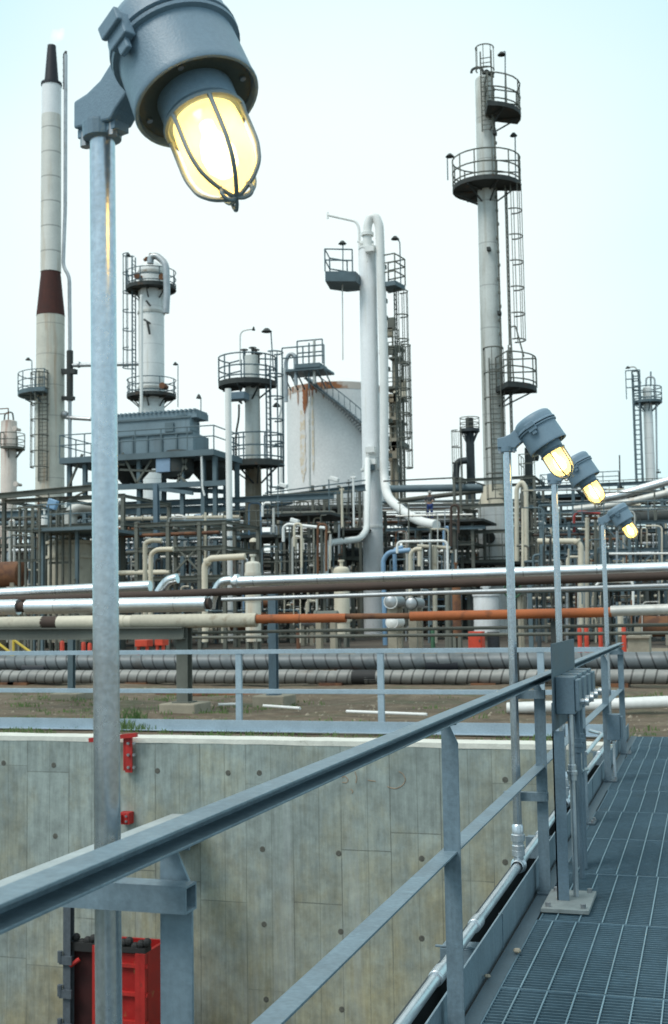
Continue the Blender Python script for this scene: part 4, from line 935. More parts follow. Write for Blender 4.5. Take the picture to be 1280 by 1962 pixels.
# left balcony
z=Z(660,532,Y)
xl,xr=X(634,540,Y),X(688,540,Y); b=MB(); b.prism([(xl+.3,Y-2.2),(xr+.2,Y-1.5),(xr+.2,Y+.8),(xl+.9,Y+.8),(xl,Y-.2)],z-.75,z-.1); o=b.build('platform',m_steel,t)
b=MB(); rail_line(b,[(xl+.9,Y+.8,z-.1),(xl,Y-.2,z-.1),(xl+.3,Y-2.2,z-.1),(xr,Y-1.5,z-.1)],1.45,1.6,.05,mids=(.5,)); b.build('railing',m_steel,o)
area_lamp(t,Y,(657,545),(657,470),(656,465),r=.04,hd=.28); 
z=Z(758,545,Y); xl,xr=X(738,545,Y),X(773,545,Y); b=MB(); b.prism([(xl,Y-.8),(xr-.3,Y-1),(xr,Y+.5),(xl,Y+.9)],z-.3,z); o=b.build('platform',m_steel,t)
b=MB(); rail_line(b,[(xl,Y-.8,z),(xr-.3,Y-1,z),(xr,Y+.5,z),(xl,Y+.9,z)],1.75,1.0,.05,mids=(.35,.7)); b.build('railing',m_steel2,o)
area_lamp(t,Y,(768,545),(766,462),(757,456),r=.04,hd=.28)
ladder(t,X(756,600,Y),Y+.3,Z(756,905,Y),Z(756,540,Y),0,True,.04,mm=m_steel2,w_=.55,cr_=.45,hoop=1.6)
b=MB(); xx=X(737,600,Y)
b.bar((xx,Y,Z(740,920,Y)),(xx,Y,Z(736,440,Y)),.07,.07,(1,0,0)); b.bar((xx-.25,Y,Z(740,920,Y)),(xx-.25,Y,Z(736,470,Y)),.05,.05,(1,0,0))
rnd=random.Random(3)
for i in range(60):
    z=Z(740,480,Y)-(i*.28); b.bar((xx-.28,Y,z),(xx+.08,Y,z),.06,.07)
    if i%4==0: b.box((xx+rnd.uniform(-.2,.2),Y-.1,z),(.34,.3,.26))
b.build('cable_ladder',m_steel2,t)
for px,py in ((709,478),(710,862),(712,885),(708,896)):
    c=P(px,py,Y-.9); b=MB(); b.box(c,(.6,.5,.35)); b.bar(c+Vector((-.3,0,-.2)),c+Vector((-.2,0,-.8)),.1,.1); b.build('lug_bracket',m_whitec if py!=896 else m_steel,t)
pipe('',Y-1.0,2.2,[(656,545),(657,690)],m_dulll,par=t,name='hanging_rope',n=5)

# --- H tall grey column
Y=76; x=P(938,560,Y).x; k=mpp(938,560,Y)
t=thing('grey_column',(x,Y,0),'tallest grey column with platforms and caged ladder right of centre','column')
shell(t,x,Y,Z(933,240,Y),Z(929,155,Y),17*k,17*k,m_column,'upper_shell',dome=10*k)
shell(t,x,Y,Z(943,930,Y),Z(933,240,Y),20.5*k,17.3*k,m_column,'shell')
shell(t,x,Y,Z(943,968,Y),Z(943,930,Y),33*k,20.7*k,m_coldet,'cone_skirt')
shell(t,x,Y,0,Z(943,968,Y),33*k,33*k,m_insul,'base_shell')
zp=Z(925,358,Y)
ring_platform(t,x,Y,zp,18*k,66*k,-250,20,m_sdark,m_steel2,rh=1.75,thick=.3,r=.05)
zp=Z(960,232,Y)
ring_platform(t,x,Y,zp+.5,18*k,70*k,-75,35,m_sdark,m_steel2,rh=1.9,thick=.3,r=.05)
zp=Z(1000,742,Y)
ring_platform(t,x,Y,zp,20*k,84*k,-60,10,m_sdark,m_steel2,rh=1.9,thick=.35,r=.05)
ladder(t,x+38*k,Y-8*k,Z(980,665,Y),Z(975,352,Y),0,True,.042,mm=m_steel2,w_=.7,cr_=.55,cz0=Z(980,655,Y),hoop=1.7)
ladder(t,x+36*k,Y-8*k,Z(980,860,Y),Z(980,665,Y),0,False,.042,mm=m_steel2,w_=.7)
ladder(t,x+9*k,Y-24*k,Z(935,260,Y),Z(935,108,Y),-90,True,.042,mm=m_steel2,w_=.7,cr_=.55,cz0=Z(935,150,Y),hoop=1.5)
pipe('',Y,5,[(926,152),(926,134),(915,128),(904,134),(903,140)],m_sdark,par=t,name='vent_gooseneck',bend=.5)
for px,py in ((932,140),(941,143)):
    c=P(px,py,Y); b=MB(); b.cyl((c.x,c.y,c.z-.7),.12,.9,8); b.cyl((c.x,c.y,c.z),.22,.12,8); b.build('nozzle',m_sdark,t)
area_lamp(t,Y,(968,200),(968,97),(961,103),r=.04,hd=.28); area_lamp(t,Y,(858,345),(857,298),(862,298),r=.04,hd=.3); area_lamp(t,Y,(988,345),(987,258),(984,258),r=.04,hd=.25)
for px,py in ((937,478),(957,600),(938,218),(948,255)):
    c=P(px,py,Y-.7); b=MB(); b.box(c,(.22,.5,.22)); b.build('nozzle',m_sdark,t)
b=MB()
for i in range(24): z=Z(960,150,Y)-i*.9; b.box((x+(20+(i%3))*k,Y-.5,z),(.16,.2,.16))
b.tube([(x+20.5*k,Y-.5,Z(950,170,Y)),(x+22.5*k,Y-.5,Z(950,930,Y))],.06,6); b.build('cable_run',m_steel2,t)
b=MB(); b.bb(x-3*k,x+24*k,Y-1.6,Y-1.5,Z(960,870,Y),Z(960,690,Y)) if False else None
ladder(t,x+10*k,Y-24*k,Z(950,1000,Y),Z(950,690,Y),-90,True,.04,mm=m_steel2,w_=.7,cr_=.6,cz0=Z(950,960,Y),hoop=1.6)
b=MB(); b.tube([(x+46*k,Y-1,Z(1000,745,Y)),(x+42*k,Y-1,Z(1000,630,Y))],.05,6); b.tube([(x+66*k,Y-1,Z(1000,690,Y)),(x+52*k,Y-1,Z(1000,630,Y)),(x+44*k,Y-1,Z(1000,632,Y))],.05,6,bend=.3); b.build('stay_rod',m_steel2,t)
ring_platform(t,x,Y,Z(945,1077,Y),33*k,82*k,-180,0,m_sdark,m_steel2,rh=1.7,thick=.25,r=.045,railstep=.9)
c=P(938,975+55,Y-1.3); b=MB(); b.lathe([(.001,-.2),(11*k,-.2),(11*k,.0),(8*k,.0),(8*k,.6)],c,Matrix.Rotation(R(-90),3,'X'),20); b.build('manhole',m_sdark,t)

# --- D grey-brown column with two platforms
Y=64; x=P(484,800,Y).x; k=mpp(484,800,Y)
t=thing('stained_column',(x,Y,0),'short brown-stained column with two railed platforms left of the storage tank','column')
shell(t,x,Y,Z(484,890,Y),Z(484,682,Y),15*k,14*k,m_column,'shell')
shell(t,x,Y,0,Z(484,890,Y),17*k,15.5*k,m_stain,'lower_shell')
ring_platform(t,x-10*k,Y,Z(475,733,Y),15*k,56*k,-210,30,m_sdark,m_steel,rh=1.42,thick=.3,r=.045)
ring_platform(t,x+10*k,Y-6*k,Z(500,885,Y),12*k,52*k,-190,10,m_sdark,m_steel,rh=1.5,thick=.35,r=.045)
ladder(t,x+34*k,Y-5*k,Z(515,1010,Y),Z(515,700,Y),0,True,.04,mm=m_steel,w_=.6,cr_=.5)
pipe('',Y-7.5,12,[(437,745),(442,1228)],m_whitec,par=t,name='white_riser',n=14)
b=MB(); a=P(455,760,Y-1.5); b.box(a,(38*k,.8,14*k)); b.build('junction_box',m_paint,t,bevel=.03)
area_lamp(t,Y,(460,700),(460,634),(486,630),mm=m_whitec,r=.05,hd=.1,name='davit_arm'); area_lamp(t,Y,(524,712),(519,634),(511,633),r=.04,hd=.32); area_lamp(t,Y,(535,800),(540,778),(530,776),mm=m_whitec,r=.05,hd=.25)
for px,py in ((468,672),(484,668),(490,672),(495,680)):
    c=P(px,py,Y); b=MB(); b.cyl((c.x,c.y,c.z-.5),.09,.55,8); b.lathe([(.2,0),(.24,.03),(.2,.06)],(c.x,c.y,c.z+.02),None,10); b.build('valve',m_sdark,t)
pipe('',Y-1.2,4,[(458,775),(458,800),(452,830),(453,1000)],m_sdark,par=t,name='drain_pipe',bend=.4)

# --- E storage tank
Y=128; pc=P(644,850,Y); x=pc.x; k=mpp(644,850,Y); r_=94*k; zt_=Z(644,748,Y)
t=thing('storage_tank',(x,Y,0),'tall white storage tank with rust runs and a stair winding down its side','tank')
m_tank=mat('tank_white_rust_runs',(.76,.75,.73),.55,0,.06,.3,streak=(.40,.20,.07),samt=.75,sscale=.35,sth=.60,bump=0)
b=MB(); b.lathe([(.001,0),(r_,0),(r_,zt_),(r_*.98,zt_+.1),(.001,zt_+1.6)],(x,Y,0),None,64); b.build('shell',m_tank,t,smooth=True)
m_run=mat('heavy_rust_run',(.30,.11,.045),.85,0,.35,1.2,streak=(.62,.50,.38),samt=.95,sscale=1.1,sth=.5)
def run(px,w0,w1,py0,py1,mm,nm='rust_run'):
    b=MB(); n=36; vs=[]
    for i in range(n+1):
        f=i/n; py=py0+(py1-py0)*f; z=zt_-(py-750)*k
        for s in (-1,1):
            ww=(w0+(w1-w0)*f)*(1+.5*mnoise.noise(Vector((px+s*9,i*.35,1)))); ww*=min(1,(1-f)*5+.05)
            xx=(px+s*ww/2-644)*k/ca*.96; vs.append((x+xx,Y-math.sqrt(max(0,(r_+.06)**2-xx*xx)),z))
    b.add(vs,[(2*i,2*i+1,2*i+3,2*i+2) for i in range(n)]); b.build(nm,mm,t)
m_run2=mat('pale_rust_wash',(.66,.56,.42),.8,0,.15,.5,patch=(.71,.70,.69),pth=.45,pscale=1.5)
run(611,9,6,752,808,m_run); run(616,6,3,752,795,m_run); run(628,4,2,752,778,m_run); run(583,4,2,752,764,m_run); run(566,6,2,752,762,m_run); run(606,11,13,800,935,m_run2); run(628,4,4,775,925,m_run2); run(596,4,2,752,790,m_run); run(636,5,2,754,772,m_run); run(575,3,2,752,775,m_run); run(650,4,2,758,784,m_run); run(622,3,2,752,800,m_run)
rim=MB(); 
rim.lathe([(r_,zt_-.8),(r_+.03,zt_-.8),(r_+.03,zt_-.05),(r_,zt_-.05)],(x,Y,0),None,64)
rim.build('rusty_rim',mat('rusty_rim_band',(.33,.14,.06),.85,0,.4,.4,patch=(.62,.58,.52),pth=.42,pscale=.35),t)
def tank_pt(a,z,rr=0): return Vector((x+(r_+rr)*math.cos(a),Y+(r_+rr)*math.sin(a),z))
a0,a1=R(-100),R(12); n=46; zb=zt_-185*k
b=MB(); s2=MB(); r2=MB()
for i in range(n):
    f=i/(n-1); a=a0+(a1-a0)*f; z=zt_+.2-(zt_-zb)*f
    p=tank_pt(a,z,.1); q=tank_pt(a,z,1.5); tt=Vector((-math.sin(a),math.cos(a),0))
    b.bar(p,q,.42,.12,(0,0,1)); b.bar(p-Vector((0,0,.42)),q-Vector((0,0,.05)),.08,.08)
s2.tube([tank_pt(a0+(a1-a0)*i/(n-1),zt_+.15-(zt_-zb)*i/(n-1),1.5) for i in range(n)],.06,5)
r2.tube([tank_pt(a0+(a1-a0)*i/(n-1),zt_+1.5-(zt_-zb)*i/(n-1),1.5) for i in range(n)],.05,5)
for i in range(0,n,2): 
    p=tank_pt(a0+(a1-a0)*i/(n-1),zt_+.2-(zt_-zb)*i/(n-1),1.5); r2.bar(p,p+Vector((0,0,1.35)),.05,.05,(1,0,0))
o=b.build('stair',m_dull,t); s2.build('stringer',m_steel,o); r2.build('stair_railing',m_steel,o)
xa,xb=X(548,750,Y-9),X(628,750,Y-9); yy=Y-8.5
b=MB(); b.bb(xa,xb,yy-1.6,yy+2,zt_+.4,zt_+.65); b.bb(X(575,740,yy),X(622,740,yy),yy-1.7,yy+1,zt_+.66,zt_+1.1)
for q in range(7): xx=xa+(xb-xa)*q/6; b.bar((xx,yy-1.5,zt_+.3),(xx,yy+1.2,zt_-1.1),.12,.12)
o=b.build('top_platform',m_steel,t)
b=MB(); rail_line(b,[(xa,yy-1.6,zt_+.75),(xb,yy-1.6,zt_+.75)],2.2,2.0,.08,mids=(.5,)); rail_line(b,[(X(576,720,yy),yy-1.0,zt_+1.1),(X(624,720,yy),yy-1.0,zt_+1.1)],2.6,2.2,.08,mids=(.5,)); b.build('railing',m_steel,o)
Yq=yy-1
pipe('',Yq,8,[(548,770),(548,690),(556,677),(566,682),(567,738)],m_dull,par=t,name='vent_gooseneck',bend=1.2)
pipe('',Yq,3,[(592,745),(592,657)],m_steel,par=t,name='vent_pipe'); pipe('',Yq,5.5,[(602,735),(602,652)],m_dulll,par=t,name='vent_stack')
pipe('',Yq-3,9,[(543,705),(541,740),(540,1000)],m_whitec,par=t,name='fill_riser',bend=.5)
pipe('',Yq-.3,4,[(593,760),(594,940)],m_dulll,par=t,name='gauge_pipe')

# --- G rusty pipe tower right of the white column
Y=86; t=thing('rusty_tower',(X(760,850,Y),Y,0),'narrow rusty pipe tower behind the slender white column','tower')
kk=mpp(760,850,Y)
for i,(px,d,py0,mm) in enumerate([(748,7,755,m_stain),(757,8,665,m_stain),(765,6,745,m_steel2),(772,4,660,m_steel2),(752,4,610,m_steel2)]):
    pipe('',Y-.4*(i%2),d,[(px,py0),(px+4,960)],mm,par=t,name='riser')
for i,(py,x0_,x1_) in enumerate([(668,748,772),(690,752,773),(745,742,774),(765,742,776),(810,744,776),(850,742,778)]):
    b=MB(); b.prism([(X(x0_,py,Y),Y-1.2),(X(x1_,py,Y),Y-1.2),(X(x1_,py,Y),Y+1),(X(x0_,py,Y),Y+1)],Z(755,py+(9 if i==5 else 3),Y),Z(755,py,Y)); o=b.build('deck',m_steel2,t)
    b=MB(); rail_line(b,[(X(x0_,py,Y),Y-1.2,Z(755,py,Y)),(X(x1_,py,Y),Y-1.2,Z(755,py,Y))],1.1,1.0,.04); b.build('railing',m_steel2,o)
ladder(t,X(776,800,Y),Y-1,Z(776,960,Y),Z(776,660,Y),0,True,.04,mm=m_steel2,cz0=Z(776,900,Y))
rnd=random.Random(12)
for i in range(14):
    c=P(rnd.uniform(744,772),rnd.uniform(620,900),Y-1); b=MB(); b.box(c,(rnd.uniform(.3,.7),.4,rnd.uniform(.3,.9))); b.build('fitting',rnd.choice([m_stain,m_steel2,m_cream]),t)

# --- I black chimney
Y=95; px=901; t=thing('black_chimney',(X(901,880,Y),Y,0),'short black chimney with a ring platform left of the tall grey column','chimney'); k=mpp(901,880,Y); x=X(901,860,Y)
shell(t,x,Y,Z(901,822,Y),Z(900,801,Y),7.5*k,7.5*k,m_sdark,'stack_top'); shell(t,x,Y,0,Z(901,822,Y),9*k,8*k,m_dark,'stack')
ring_platform(t,x,Y,Z(901,822,Y),8*k,19*k,0,360,m_dark,m_steel2,rh=.9,thick=.25)
pipe('',Y-1,13,[(896,882),(876,884),(874,905),(874,940)],m_dark,par=t,name='flue_duct',bend=.8)
ladder(t,x-13*k,Y-1,Z(890,930,Y),Z(890,822,Y),180,True,.035,cz0=Z(890,920,Y))

# --- J far right column
Y=120; t=thing('far_column',(X(1243,850,Y),Y,0),'small far column with a ladder tower near the right edge','column'); k=mpp(1243,850,Y); x=X(1244,850,Y)
shell(t,x,Y,0,Z(1243,745,Y),10.5*k,8.5*k,m_insul,'shell',dome=5*k)
b=MB(); xs_=[X(1216,820,Y),X(1228,820,Y)]
for xx in xs_: b.bar((xx,Y-1,Z(1225,925,Y)),(xx,Y-1,Z(1215,715,Y)),.16,.16,(1,0,0)); b.bar((xx,Y+.6,Z(1225,925,Y)),(xx,Y+.6,Z(1215,715,Y)),.16,.16,(1,0,0))
for i in range(24): z=Z(1220,715,Y)-i*.48; b.bar((xs_[0],Y-1,z),(xs_[1],Y-1,z),.1,.1)
b.build('ladder_tower',m_steel,t)
ring_platform(t,x,Y,Z(1243,768,Y),8*k,27*k,0,360,m_steel,rh=1.3,thick=.25,r=.06)
b=MB(); rail_line(b,[(X(1201,740,Y),Y-1.2,Z(1215,768,Y)),(X(1228,740,Y),Y-1.2,Z(1215,768,Y))],2.8,.9,.06,mids=(.4,.7)); b.build('railing',m_steel,t)
area_lamp(t,Y,(1228,735),(1218,702),(1203,704),mm=m_dulll,r=.07,hd=.25,name='davit_arm'); 
pipe('',Y,3.5,[(1238,745),(1238,722),(1254,722),(1257,770),(1259,925)],m_dull,par=t,name='overhead_pipe',bend=.6); pipe('',Y,3,[(1247,740),(1247,712)],m_steel,par=t,name='vent_pipe')

# --- K far left rust streaked column
Y=92; t=thing('rust_streaked_column',(X(17,880,Y),Y,0),'short rust-streaked pinkish column at the far left edge','column'); k=mpp(17,880,Y); x=X(17,880,Y)
shell(t,x,Y,0,Z(17,808,Y),16*k,15*k,m_rustw,'shell',dome=3*k)
ring_platform(t,x,Y,Z(17,858,Y),15*k,30*k,-90,90,m_steel2,rh=1.2,thick=.2)
b=MB(); rail_line(b,[(x-14*k,Y-1,Z(17,808,Y)),(x+12*k,Y-1,Z(17,808,Y))],1.0,.8,.05); b.build('railing',m_rust,t)
pipe('',Y,3,[(8,812),(9,792),(24,789),(26,805)],m_sdark,par=t,name='vent_pipe',bend=.3)
for px,py in ((31,822),(33,928)):
    c=P(px,py,Y-1.3); b=MB(); b.lathe([(.001,-.3),(5*k,-.3),(5*k,-.1),(3*k,-.1),(3*k,.6)],c,Matrix.Rotation(R(-90),3,'X'),14); b.build('manhole',m_rustw,t)

# --- C grey air cooler on its steel deck
m_cool=mat('air_cooler_grey',(.17,.235,.27),.6,0,.12,.8,streak=(.10,.12,.13),samt=.5,sscale=2)
Y=58; k=mpp(290,850,Y); t=thing('air_cooler',(X(290,860,Y),Y,0),'blue-grey box-shaped air cooler raised on a braced steel deck','air cooler')
zd=Z(290,868,Y); zt_=Z(290,800,Y); xl,xr=X(178,850,Y),X(402,850,Y)
yb=Y+3.4
XB=lambda px: X(px,850,yb)
b=MB(); b.prism([(xl,Y+.8),(X(358,850,Y),Y+.8),(XB(400),Y+3.2),(XB(400),yb),(xl,yb)],zd+.02,zd+1.15); o=b.build('plenum',m_cool,t)
b=MB(); n=14; x0_,x1_=xl+.1,X(352,830,Y)-.1; xr=XB(392)
zz=[Z(200,803,Y),Z(355,790,Y)]
b.prism([(x0_,Y+1.0),(x1_,Y+1.0),(xr-.2,Y+2.8),(xr-.2,yb-.2),(x0_,yb-.2)],zd+1.15,zd+2.05)
b.bb(x0_+.3,x1_+.2,Y+1.5,yb-.3,zd+2.05,zd+2.4)
o2=b.build('header_box',m_cool,t)
b=MB()
for i in range(20): xx=x0_+.3+(x1_-x0_)*i/20; b.bb(xx,xx+.1,Y+1.38,yb-.3,zd+2.4,zd+2.52)
b.build('top_rib',m_cool,o2)
b=MB()
for i in range(6):
    xx=x0_+.2+(x1_-x0_)*i/6; b.bb(xx-.04,xx+.04,Y+.72,Y+.8,zd+.02,zd+1.15)
b.bb(xl,X(358,850,Y),Y+.70,Y+.8,zd+1.08,zd+1.16); b.bb(xl,X(352,850,Y),Y+.92,Y+1.0,zd+1.95,zd+2.06); b.build('stiffener',m_steel,o)
b=MB(); b.cyl((xr-.5,Y+1.6,zd+1.3),.35,.9,12); b.box((xr-.2,Y+1.4,zd+.9),(.9,.7,.8)); b.box((xr-1.0,Y+1.2,zd+1.5),(.5,.6,.5)); b.build('nozzle_head',m_steel,t)
x0_,x1_=X(117,868,Y),X(412,868,Y)
b=MB(); b.bb(x0_,x1_,Y-.2,yb+.5,zd-.32,zd); 
o=b.build('deck',m_steel,t)
b=MB(); rail_line(b,[(x0_,yb,zd),(x0_,Y-.15,zd),(x1_,Y-.15,zd)],1.25,1.6,.035); rail_line(b,[(x1_,Y-.15,zd),(x1_,yb,zd)],1.25,1.6,.035); b.build('railing',m_steel,o)
for px in (128,158,215,262,345,385,408):
    xx=X(px,900,Y); b=MB()
    for yy in (Y+.3,): b.ibeam((xx,yy,0.01),(xx,yy,zd-.32),.22,.22,(0,1,0))
    b.build('post',m_steel,t)
    b=MB(); b.ibeam((xx,yb,0.01),(xx,yb,zd-.32),.22,.22,(0,1,0)); b.build('post',m_steel,t)
def brace(px0,py0,px1,py1,w_=.11,dy=.2): b=MB(); b.bar(P(px0,py0,Y+dy),P(px1,py1,Y+dy),w_,w_); b.build('brace',m_steel2,t)
for a_ in [(235,868,262,925),(300,868,262,925),(262,925,300,935),(300,868,358,925),(358,880,340,925),(345,868,358,900),(215,890,240,890),(230,900,350,905),(230,875,210,940),(128,940,158,870)]: brace(*a_)
b=MB(); b.bar(P(118,938,Y),P(440,925,Y),.2,.28); b.bar(P(165,928,Y),P(430,942,Y+4),.2,.25); b.bar(P(250,930,Y),P(370,945,Y),.15,.2); b.build('lower_beam',m_steel,t)
b=MB(); b.bb(X(300,880,Y),X(327,880,Y),Y-.1,Y+1,Z(310,905,Y),zd-.33); b.build('panel_box',mat('pale_blue_panel',(.22,.32,.44),.5,0,.1,2),t,bevel=.02)
b=MB(); c=P(341,885,Y+.8); b.lathe([(.6,-.9),(.85,-.6),(.85,.35),(.6,.6)],c,None,16); b.build('fan_ring',m_sdark,t,smooth=True)
for px in (250,405):
    b=MB(); c=P(px,893,Y+3); b.lathe([(.3,-1.2),(1.2,-.2),(1.2,.5),(.001,.5)],c,None,16); b.build('fan_ring',m_sdark,t,smooth=True)
pipe('',Y-.1,4,[(386,868),(388,935),(392,950)],m_whitec,par=t,name='drain_pipe'); 
area_lamp(t,Y,(385,800),(385,762),(381,760),r=.03,hd=.15)
# duct under: silver elbows, drum
# ================================================================== MIDDLE PLANT
def beam(label,Y,hpx,a,c,mm=None,cat='beam',group=None,ib=True):
    p,q=P(*a,Y),P(*c,Y); h=hpx*mpp(*a,Y); b=MB()
    if ib: b.ibeam(p,q,h*.8,h)
    else: b.bar(p,q,h,h)
    return tag(b.build('steel_beam',mm or m_steel),label,cat,group)
def frame(label,Y,dY,posts,levels,mm=None,wpx=5,braces=(),rails=(),decks=(),topy=None,joists=False):
    mm=mm or m_steel; x0,x1=min(posts),max(posts); t=thing('pipe_rack',(X((x0+x1)/2,1000,Y),Y,0),label,'steel frame'); k=mpp((x0+x1)/2,1000,Y); w_=wpx*k
    tp=min(levels) if topy is None else topy
    for px in posts:
        for yy in ((Y,Y+dY) if dY else (Y,)):
            xx=X(px,1000,Y); b=MB(); b.ibeam((xx,yy,.01),(xx,yy,Z(px,tp,Y)),w_,w_,(0,1,0)); b.build('post',mm,t)
    for py in levels:
        za=Z((x0+x1)/2,py,Y); xa,xb=X(x0,1000,Y),X(x1,1000,Y)
        for yy in ((Y-.02,Y+dY) if dY else (Y-.02,)):
            b=MB(); b.ibeam((xa-.1,yy,za-w_/2),(xb+.1,yy,za-w_/2),w_,w_*1.15); b.build('beam',mm,t)
        if dY and joists:
            for px in posts: b=MB(); xx=X(px,1000,Y); b.ibeam((xx,Y,za-w_/2),(xx,Y+dY,za-w_/2),w_*.8,w_*.8); b.build('cross_beam',mm,t)
    for a,c in braces:
        b=MB(); b.bar(P(*a,Y-.03),P(*c,Y-.03),w_*.45,w_*.45); b.build('brace',mm,t)
    for (xa,xb,py) in decks:
        b=MB(); z=Z((x0+x1)/2,py,Y); b.bb(X(xa,1000,Y),X(xb,1000,Y),Y-.6,Y+max(dY,1.5),z-.14,z); b.build('deck',m_sdark if mm is m_steel2 else mm,t)
    for (xa,xb,py,hpx) in rails:
        b=MB(); z=Z((x0+x1)/2,py,Y); ya=Y-.55; rail_line(b,[(X(xa,1000,Y),ya+2.0,z),(X(xa,1000,Y),ya,z),(X(xb,1000,Y),ya,z)],hpx*k,1.0,.03); b.build('railing',mm,t)
    return t
def drum(label,px,py,Y,rpx,lpx,mm,axis='Y',legs=True,cat='vessel',group=None,end=None):
    c=P(px,py,Y); k=mpp(px,py,Y); r=rpx*k; L=lpx*k; t=thing('vessel',(c.x,c.y,max(0,c.z-r*2)),label,cat,group)
    M=Matrix.Rotation(R(-90),3,'X') if axis=='Y' else Matrix.Rotation(R(90),3,'Y'); b=MB()
    prof=[(.001,-r*.35-L/2),(r*.6,-r*.25-L/2),(r*.92,-L/2-r*.08),(r,-L/2),(r,L/2),(r*.92,L/2+r*.08),(r*.6,L/2+r*.25),(.001,L/2+r*.35)]
    b.lathe(prof,c,M,22); b.build('shell',mm,t,smooth=True)
    b=MB()
    for q in (-L/2+.04,): b.lathe([(r,q-.05),(r*1.12,q-.05),(r*1.12,q+.05),(r,q+.05)],c,M,22)
    b.build('flange',end or mm,t)
    if legs:
        for s in (-.32,.32):
            b=MB()
            if axis=='Y': b.bb(c.x-r*.7,c.x+r*.7,c.y+s*L-.1,c.y+s*L+.1,0.018,c.z-r*.6)
            else: b.bb(c.x+s*L-.1,c.x+s*L+.1,c.y-r*.7,c.y+r*.7,0.018,c.z-r*.6)
            b.build('saddle',m_foot,t)
    return t
def vvessel(label,px,y0,y1,Y,dpx,mm,cat='vessel',bands=(),z0=None,extra=None,group=None):
    k=mpp(px,y1,Y); xx=X(px,(y0+y1)/2,Y); t=thing('vertical_vessel',(xx,Y,0),label,cat,group); r=dpx/2*k
    zb=Z(px,y1,Y) if z0 is None else z0; zt=Z(px,y0,Y)
    shell(t,xx,Y,max(zb,.4),zt-r*.4,r,r,mm,dome=r*.4)
    b=MB(); n=6
    for q in bands: z=Z(px,q,Y); b.lathe([(r,z-.06),(r*1.08,z-.06),(r*1.08,z+.06),(r,z+.06)],(xx,Y,0),None,24)
    if bands: b.build('girth_flange',mm,t)
    for a in (45,135,225,315):
        b=MB(); q=math.radians(a); b.bar((xx+r*.8*math.cos(q),Y+r*.8*math.sin(q),0.012),(xx+r*.8*math.cos(q),Y+r*.8*math.sin(q),max(zb,.4)+.1),.12,.12,(1,0,0)); b.build('leg',m_steel2,t)
    b=MB(); b.cyl((xx,Y,zt-.02),r*.25,.3,10); b.cyl((xx,Y,zt+.2),r*.42,.08,12); b.build('nozzle',mm,t)
    return t
def valve(label,px,py,Y,spx,mm=None,group=None,vert=True):
    c=P(px,py,Y); s=spx*mpp(px,py,Y); t=thing('valve',(c.x,c.y,c.z-s),label,'valve',group)
    b=MB(); b.ball(c,s*.5,10); b.lathe([(.001,-s),(s*.55,-s),(s*.55,-s*.8),(s*.3,-s*.8),(s*.3,s*.8),(s*.55,s*.8),(s*.55,s),(.001,s)],c,Matrix.Rotation(R(90),3,'Y'),12); b.cyl(c,s*.12,s*1.3,6); b.build('valve_body',mm or m_steel2,t,smooth=True)
    h=c+Vector((0,0,s*1.3)); b=MB(); b.tube([h+Vector((s*.6*math.cos(2*math.pi*i/14),s*.6*math.sin(2*math.pi*i/14),0)) for i in range(14)],s*.08,5,closed=True); b.bar(h-Vector((s*.6,0,0)),h+Vector((s*.6,0,0)),s*.08,s*.08); b.bar(h-Vector((0,s*.6,0)),h+Vector((0,s*.6,0)),s*.08,s*.08); b.build('handwheel',mm or m_steel2,t)
    return t

# --- left
frame('large grey steel frame with a sloping top beam at the far left',50,5,[8,112,236],[952,1005],m_steel2,7,braces=[((112,968),(170,938)),((112,968),(60,945))],joists=True)
beam('sloping grey steel beam crossing in front of the flare stack foot',49.5,11,(-30,953),(178,934),m_steel2)
beam('upper long blue-grey beam under the air cooler deck',60,11,(226,968),(640,950),m_steel)
beam('lower long blue-grey beam under the air cooler deck',59,13,(-30,987),(440,974),m_steel)
beam('pale blue-grey steel post in front of the air cooler legs',52,11,(299,926),(303,1236),m_paint,'post')
frame('grey access deck on posts above the beige tank at left',46,4,[66,82,148,186],[1012],m_steel,6,decks=[(64,192,1012)],rails=[(64,190,1010,42)],joists=True)
vvessel('squat beige banded tank under the grey deck at left',135,1030,1128,48,86,m_beige,'tank',bands=(1040,1068),z0=.3)
frame('thin railed scaffold tower at the far left of the pipework',44,2.5,[38,50,62,76],[970,1015,1072],m_steel2,4,rails=[(36,78,1072,46),(36,78,1015,40)])
pipe('pale curved duct elbow above the deck at left',55,26,[(134,1005),(136,982),(160,968),(230,972)],m_dulll,bend=1.2,n=16)
vvessel('small white domed pot at the left above the scaffold',85,985,1010,52,14,m_whitec,z0=Z(85,1010,52))
t=thing('floodlight',P(97,962,47.5),'tilted pale blue square floodlight on the frame at left','floodlight')
b=MB(); c=P(101,966,47.5); b.box(c,(.45,.25,.42),Matrix.Rotation(.35,3,'Y')); b.build('housing',m_blue,t,bevel=.03); b=MB(); b.tube([P(93,945,47.6),P(95,958,47.6),c],.03,6); b.build('arm',m_sdark,t)
pipe('cream pipe rising and bending right, left one of the pair beside the pale post',44,9,[(278,1225),(278,1040),(290,1035),(310,1036)],m_beige,bend=.3)
pipe('second cream pipe of the pair bending right beside the pale post',44.5,9,[(288,1225),(289,1062),(300,1053),(332,1052)],m_cream,bend=.3)
pipe('cream horizontal pipe behind the top silver pipe right of the near pole',47,9,[(215,1098),(325,1096)],m_cream)
pipe('bright cream elbow pipe left of the white riser',42,12,[(393,1230),(392,1082),(402,1070),(470,1066)],m_cream,bend=.35,flg=(.5,))
pipe('rusty brown pipe with lagging across the left pipework',50,7,[(225,1028),(420,1020)],m_rust)
drum('grey horizontal drum among the pipes right of the pale post',375,1020,53,9,44,m_dull,'X',legs=False)
pipe('long olive pipe low in the left pipework',52,8,[(225,1060),(430,1052)],m_steel2)
